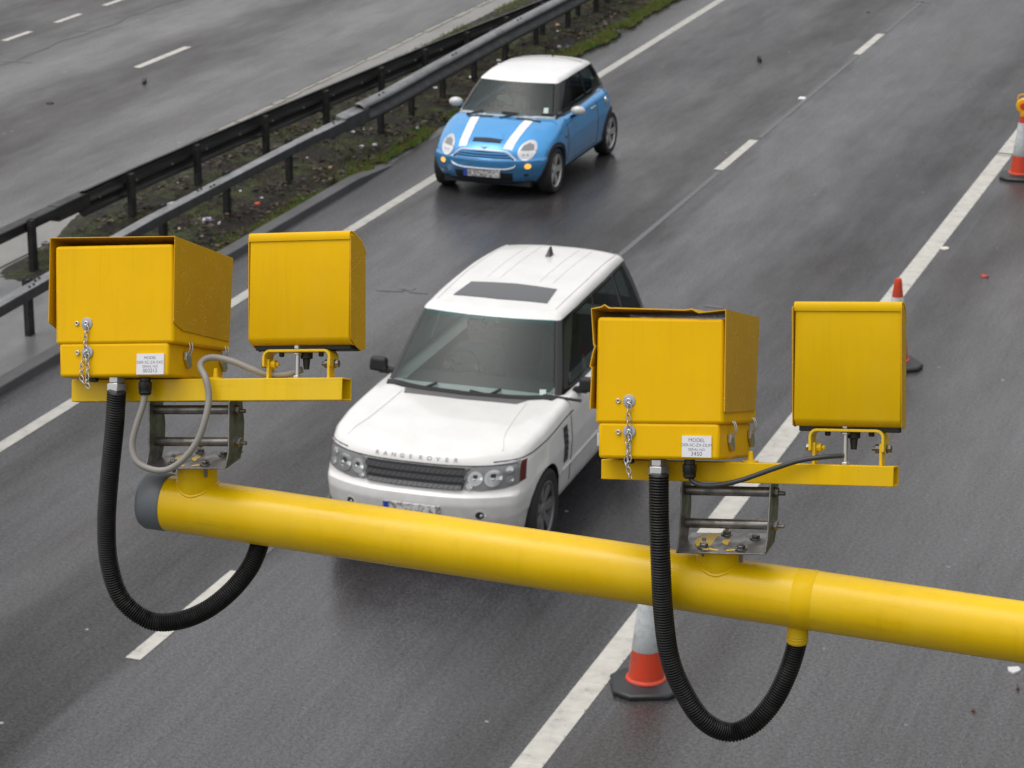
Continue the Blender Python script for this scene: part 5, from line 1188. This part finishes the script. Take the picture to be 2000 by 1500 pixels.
scrap(1225, 48, 14, 2, (.24, .10, .10), 'faded red strip on the tarmac beside the white line', S2, 'debris', .0, 'debris')
scrap(1901, 1390, 7, 4, (.07, .03, .02), 'small brown stone on the hard shoulder under the arm', S2, 'debris', .0, 'debris'); scrap(1988, 1347, 7, 5, (.08, .035, .025), 'small brown stone at the right edge of the hard shoulder', S2, 'debris', .0, 'debris')
p = gnd(1567, 192); b = MB(); b.hexa([(-.06, -.055, 0), (.06, -.055, 0), (.06, .055, 0), (-.06, .055, 0)], [(-.05, -.035, .018), (.05, -.035, .018), (.05, .035, .018), (-.05, .035, .018)]); tag(b.build('road_stud', M['label'], loc=tuple(p), bevel=.003), 'white reflective road stud on the lane line between two dashes', 'road stud')

# grass and dead stalks
b = MB(); b2 = MB()
def blade(B, x, y, z, h_, wd, lean):
    a = rng.random()*6.283; dx, dy = wd*math.cos(a), wd*math.sin(a); l = rng.random()*6.283
    B.add([(x-dx, y-dy, z), (x+dx, y+dy, z), (x+lean*math.cos(l), y+lean*math.sin(l), z+h_)], [(0, 1, 2)])
def dens(x, y): return math.sin(x*5.1+y*1.7)+math.sin(y*2.9-x*3.3)+math.sin(y*.9+1.1)
for k in range(70000):
    y = 27.8+22*rng.random()**.85
    t = rng.random()
    if t < .60:
        xe = -14.17+.035*math.sin(y*1.3)+.025*math.sin(y*3.7+1)+.02*math.sin(y*11)+(.22 if y > 44 else .22*max(0, (y-39)/5) if y > 39 else 0); x = xe-abs(rng.gauss(0, .15)) if y > 39 else xe-abs(rng.gauss(0, .12))
        if dens(x*1.4, y*1.6) < -1.35: continue
        x += .02+.05*rng.random()
    else:
        x = -14.3-2.5*rng.random()
        if dens(x, y) < (.55 if x > -15.2 else -.35): continue
    if x < -16.35 and y < 31.5: continue
    blade(b, x, y, .03+.02*rng.random(), .015+.045*rng.random(), .006+.006*rng.random(), .03*rng.random())
tag(b.build('grass', M['grassblade'], smooth=0), kind='stuff')
for k in range(2600):
    y = 28+20*rng.random(); x = -14.25-1.9*rng.random(); h_ = .02+.16*rng.random()**3; l = rng.random()*6.283; q = .18*rng.random()
    b2.tube([(x, y, .05), (x+q*.6*math.cos(l), y+q*.6*math.sin(l), .05+h_*.7), (x+q*math.cos(l+.5), y+q*math.sin(l+.5), .05+h_)], [.004, .003, .0015], 3, caps=False)
tag(b2.build('twigs', M['twig'], smooth=0), kind='stuff')
b = MB()
for k in range(7000):
    y = 28.4+21*rng.random(); x = -14.22-2.2*rng.random()
    if dens(y, x*2) < -.5: continue
    a = rng.random()*6.283; l = .02+.035*rng.random(); q = l*(.4+.4*rng.random()); ca, sa = math.cos(a), math.sin(a); t1, t2 = (rng.random()-.5)*.05, (rng.random()-.5)*.05; z = .075+.04*rng.random()
    b.mi = rng.choice((0, 0, 0, 1, 1, 2)); b.add([(x-l*ca, y-l*sa, z), (x-q*sa, y+q*ca, z+t1), (x+l*ca, y+l*sa, z), (x+q*sa, y-q*ca, z+t2)], [(0, 1, 2, 3)])
tag(b.build('dead_leaves', [mat('leaf_dark', (.016, .009, .007), .7), mat('leaf_brown', (.042, .024, .014), .7), mat('leaf_pale', (.095, .068, .045), .7)], smooth=0), kind='stuff')
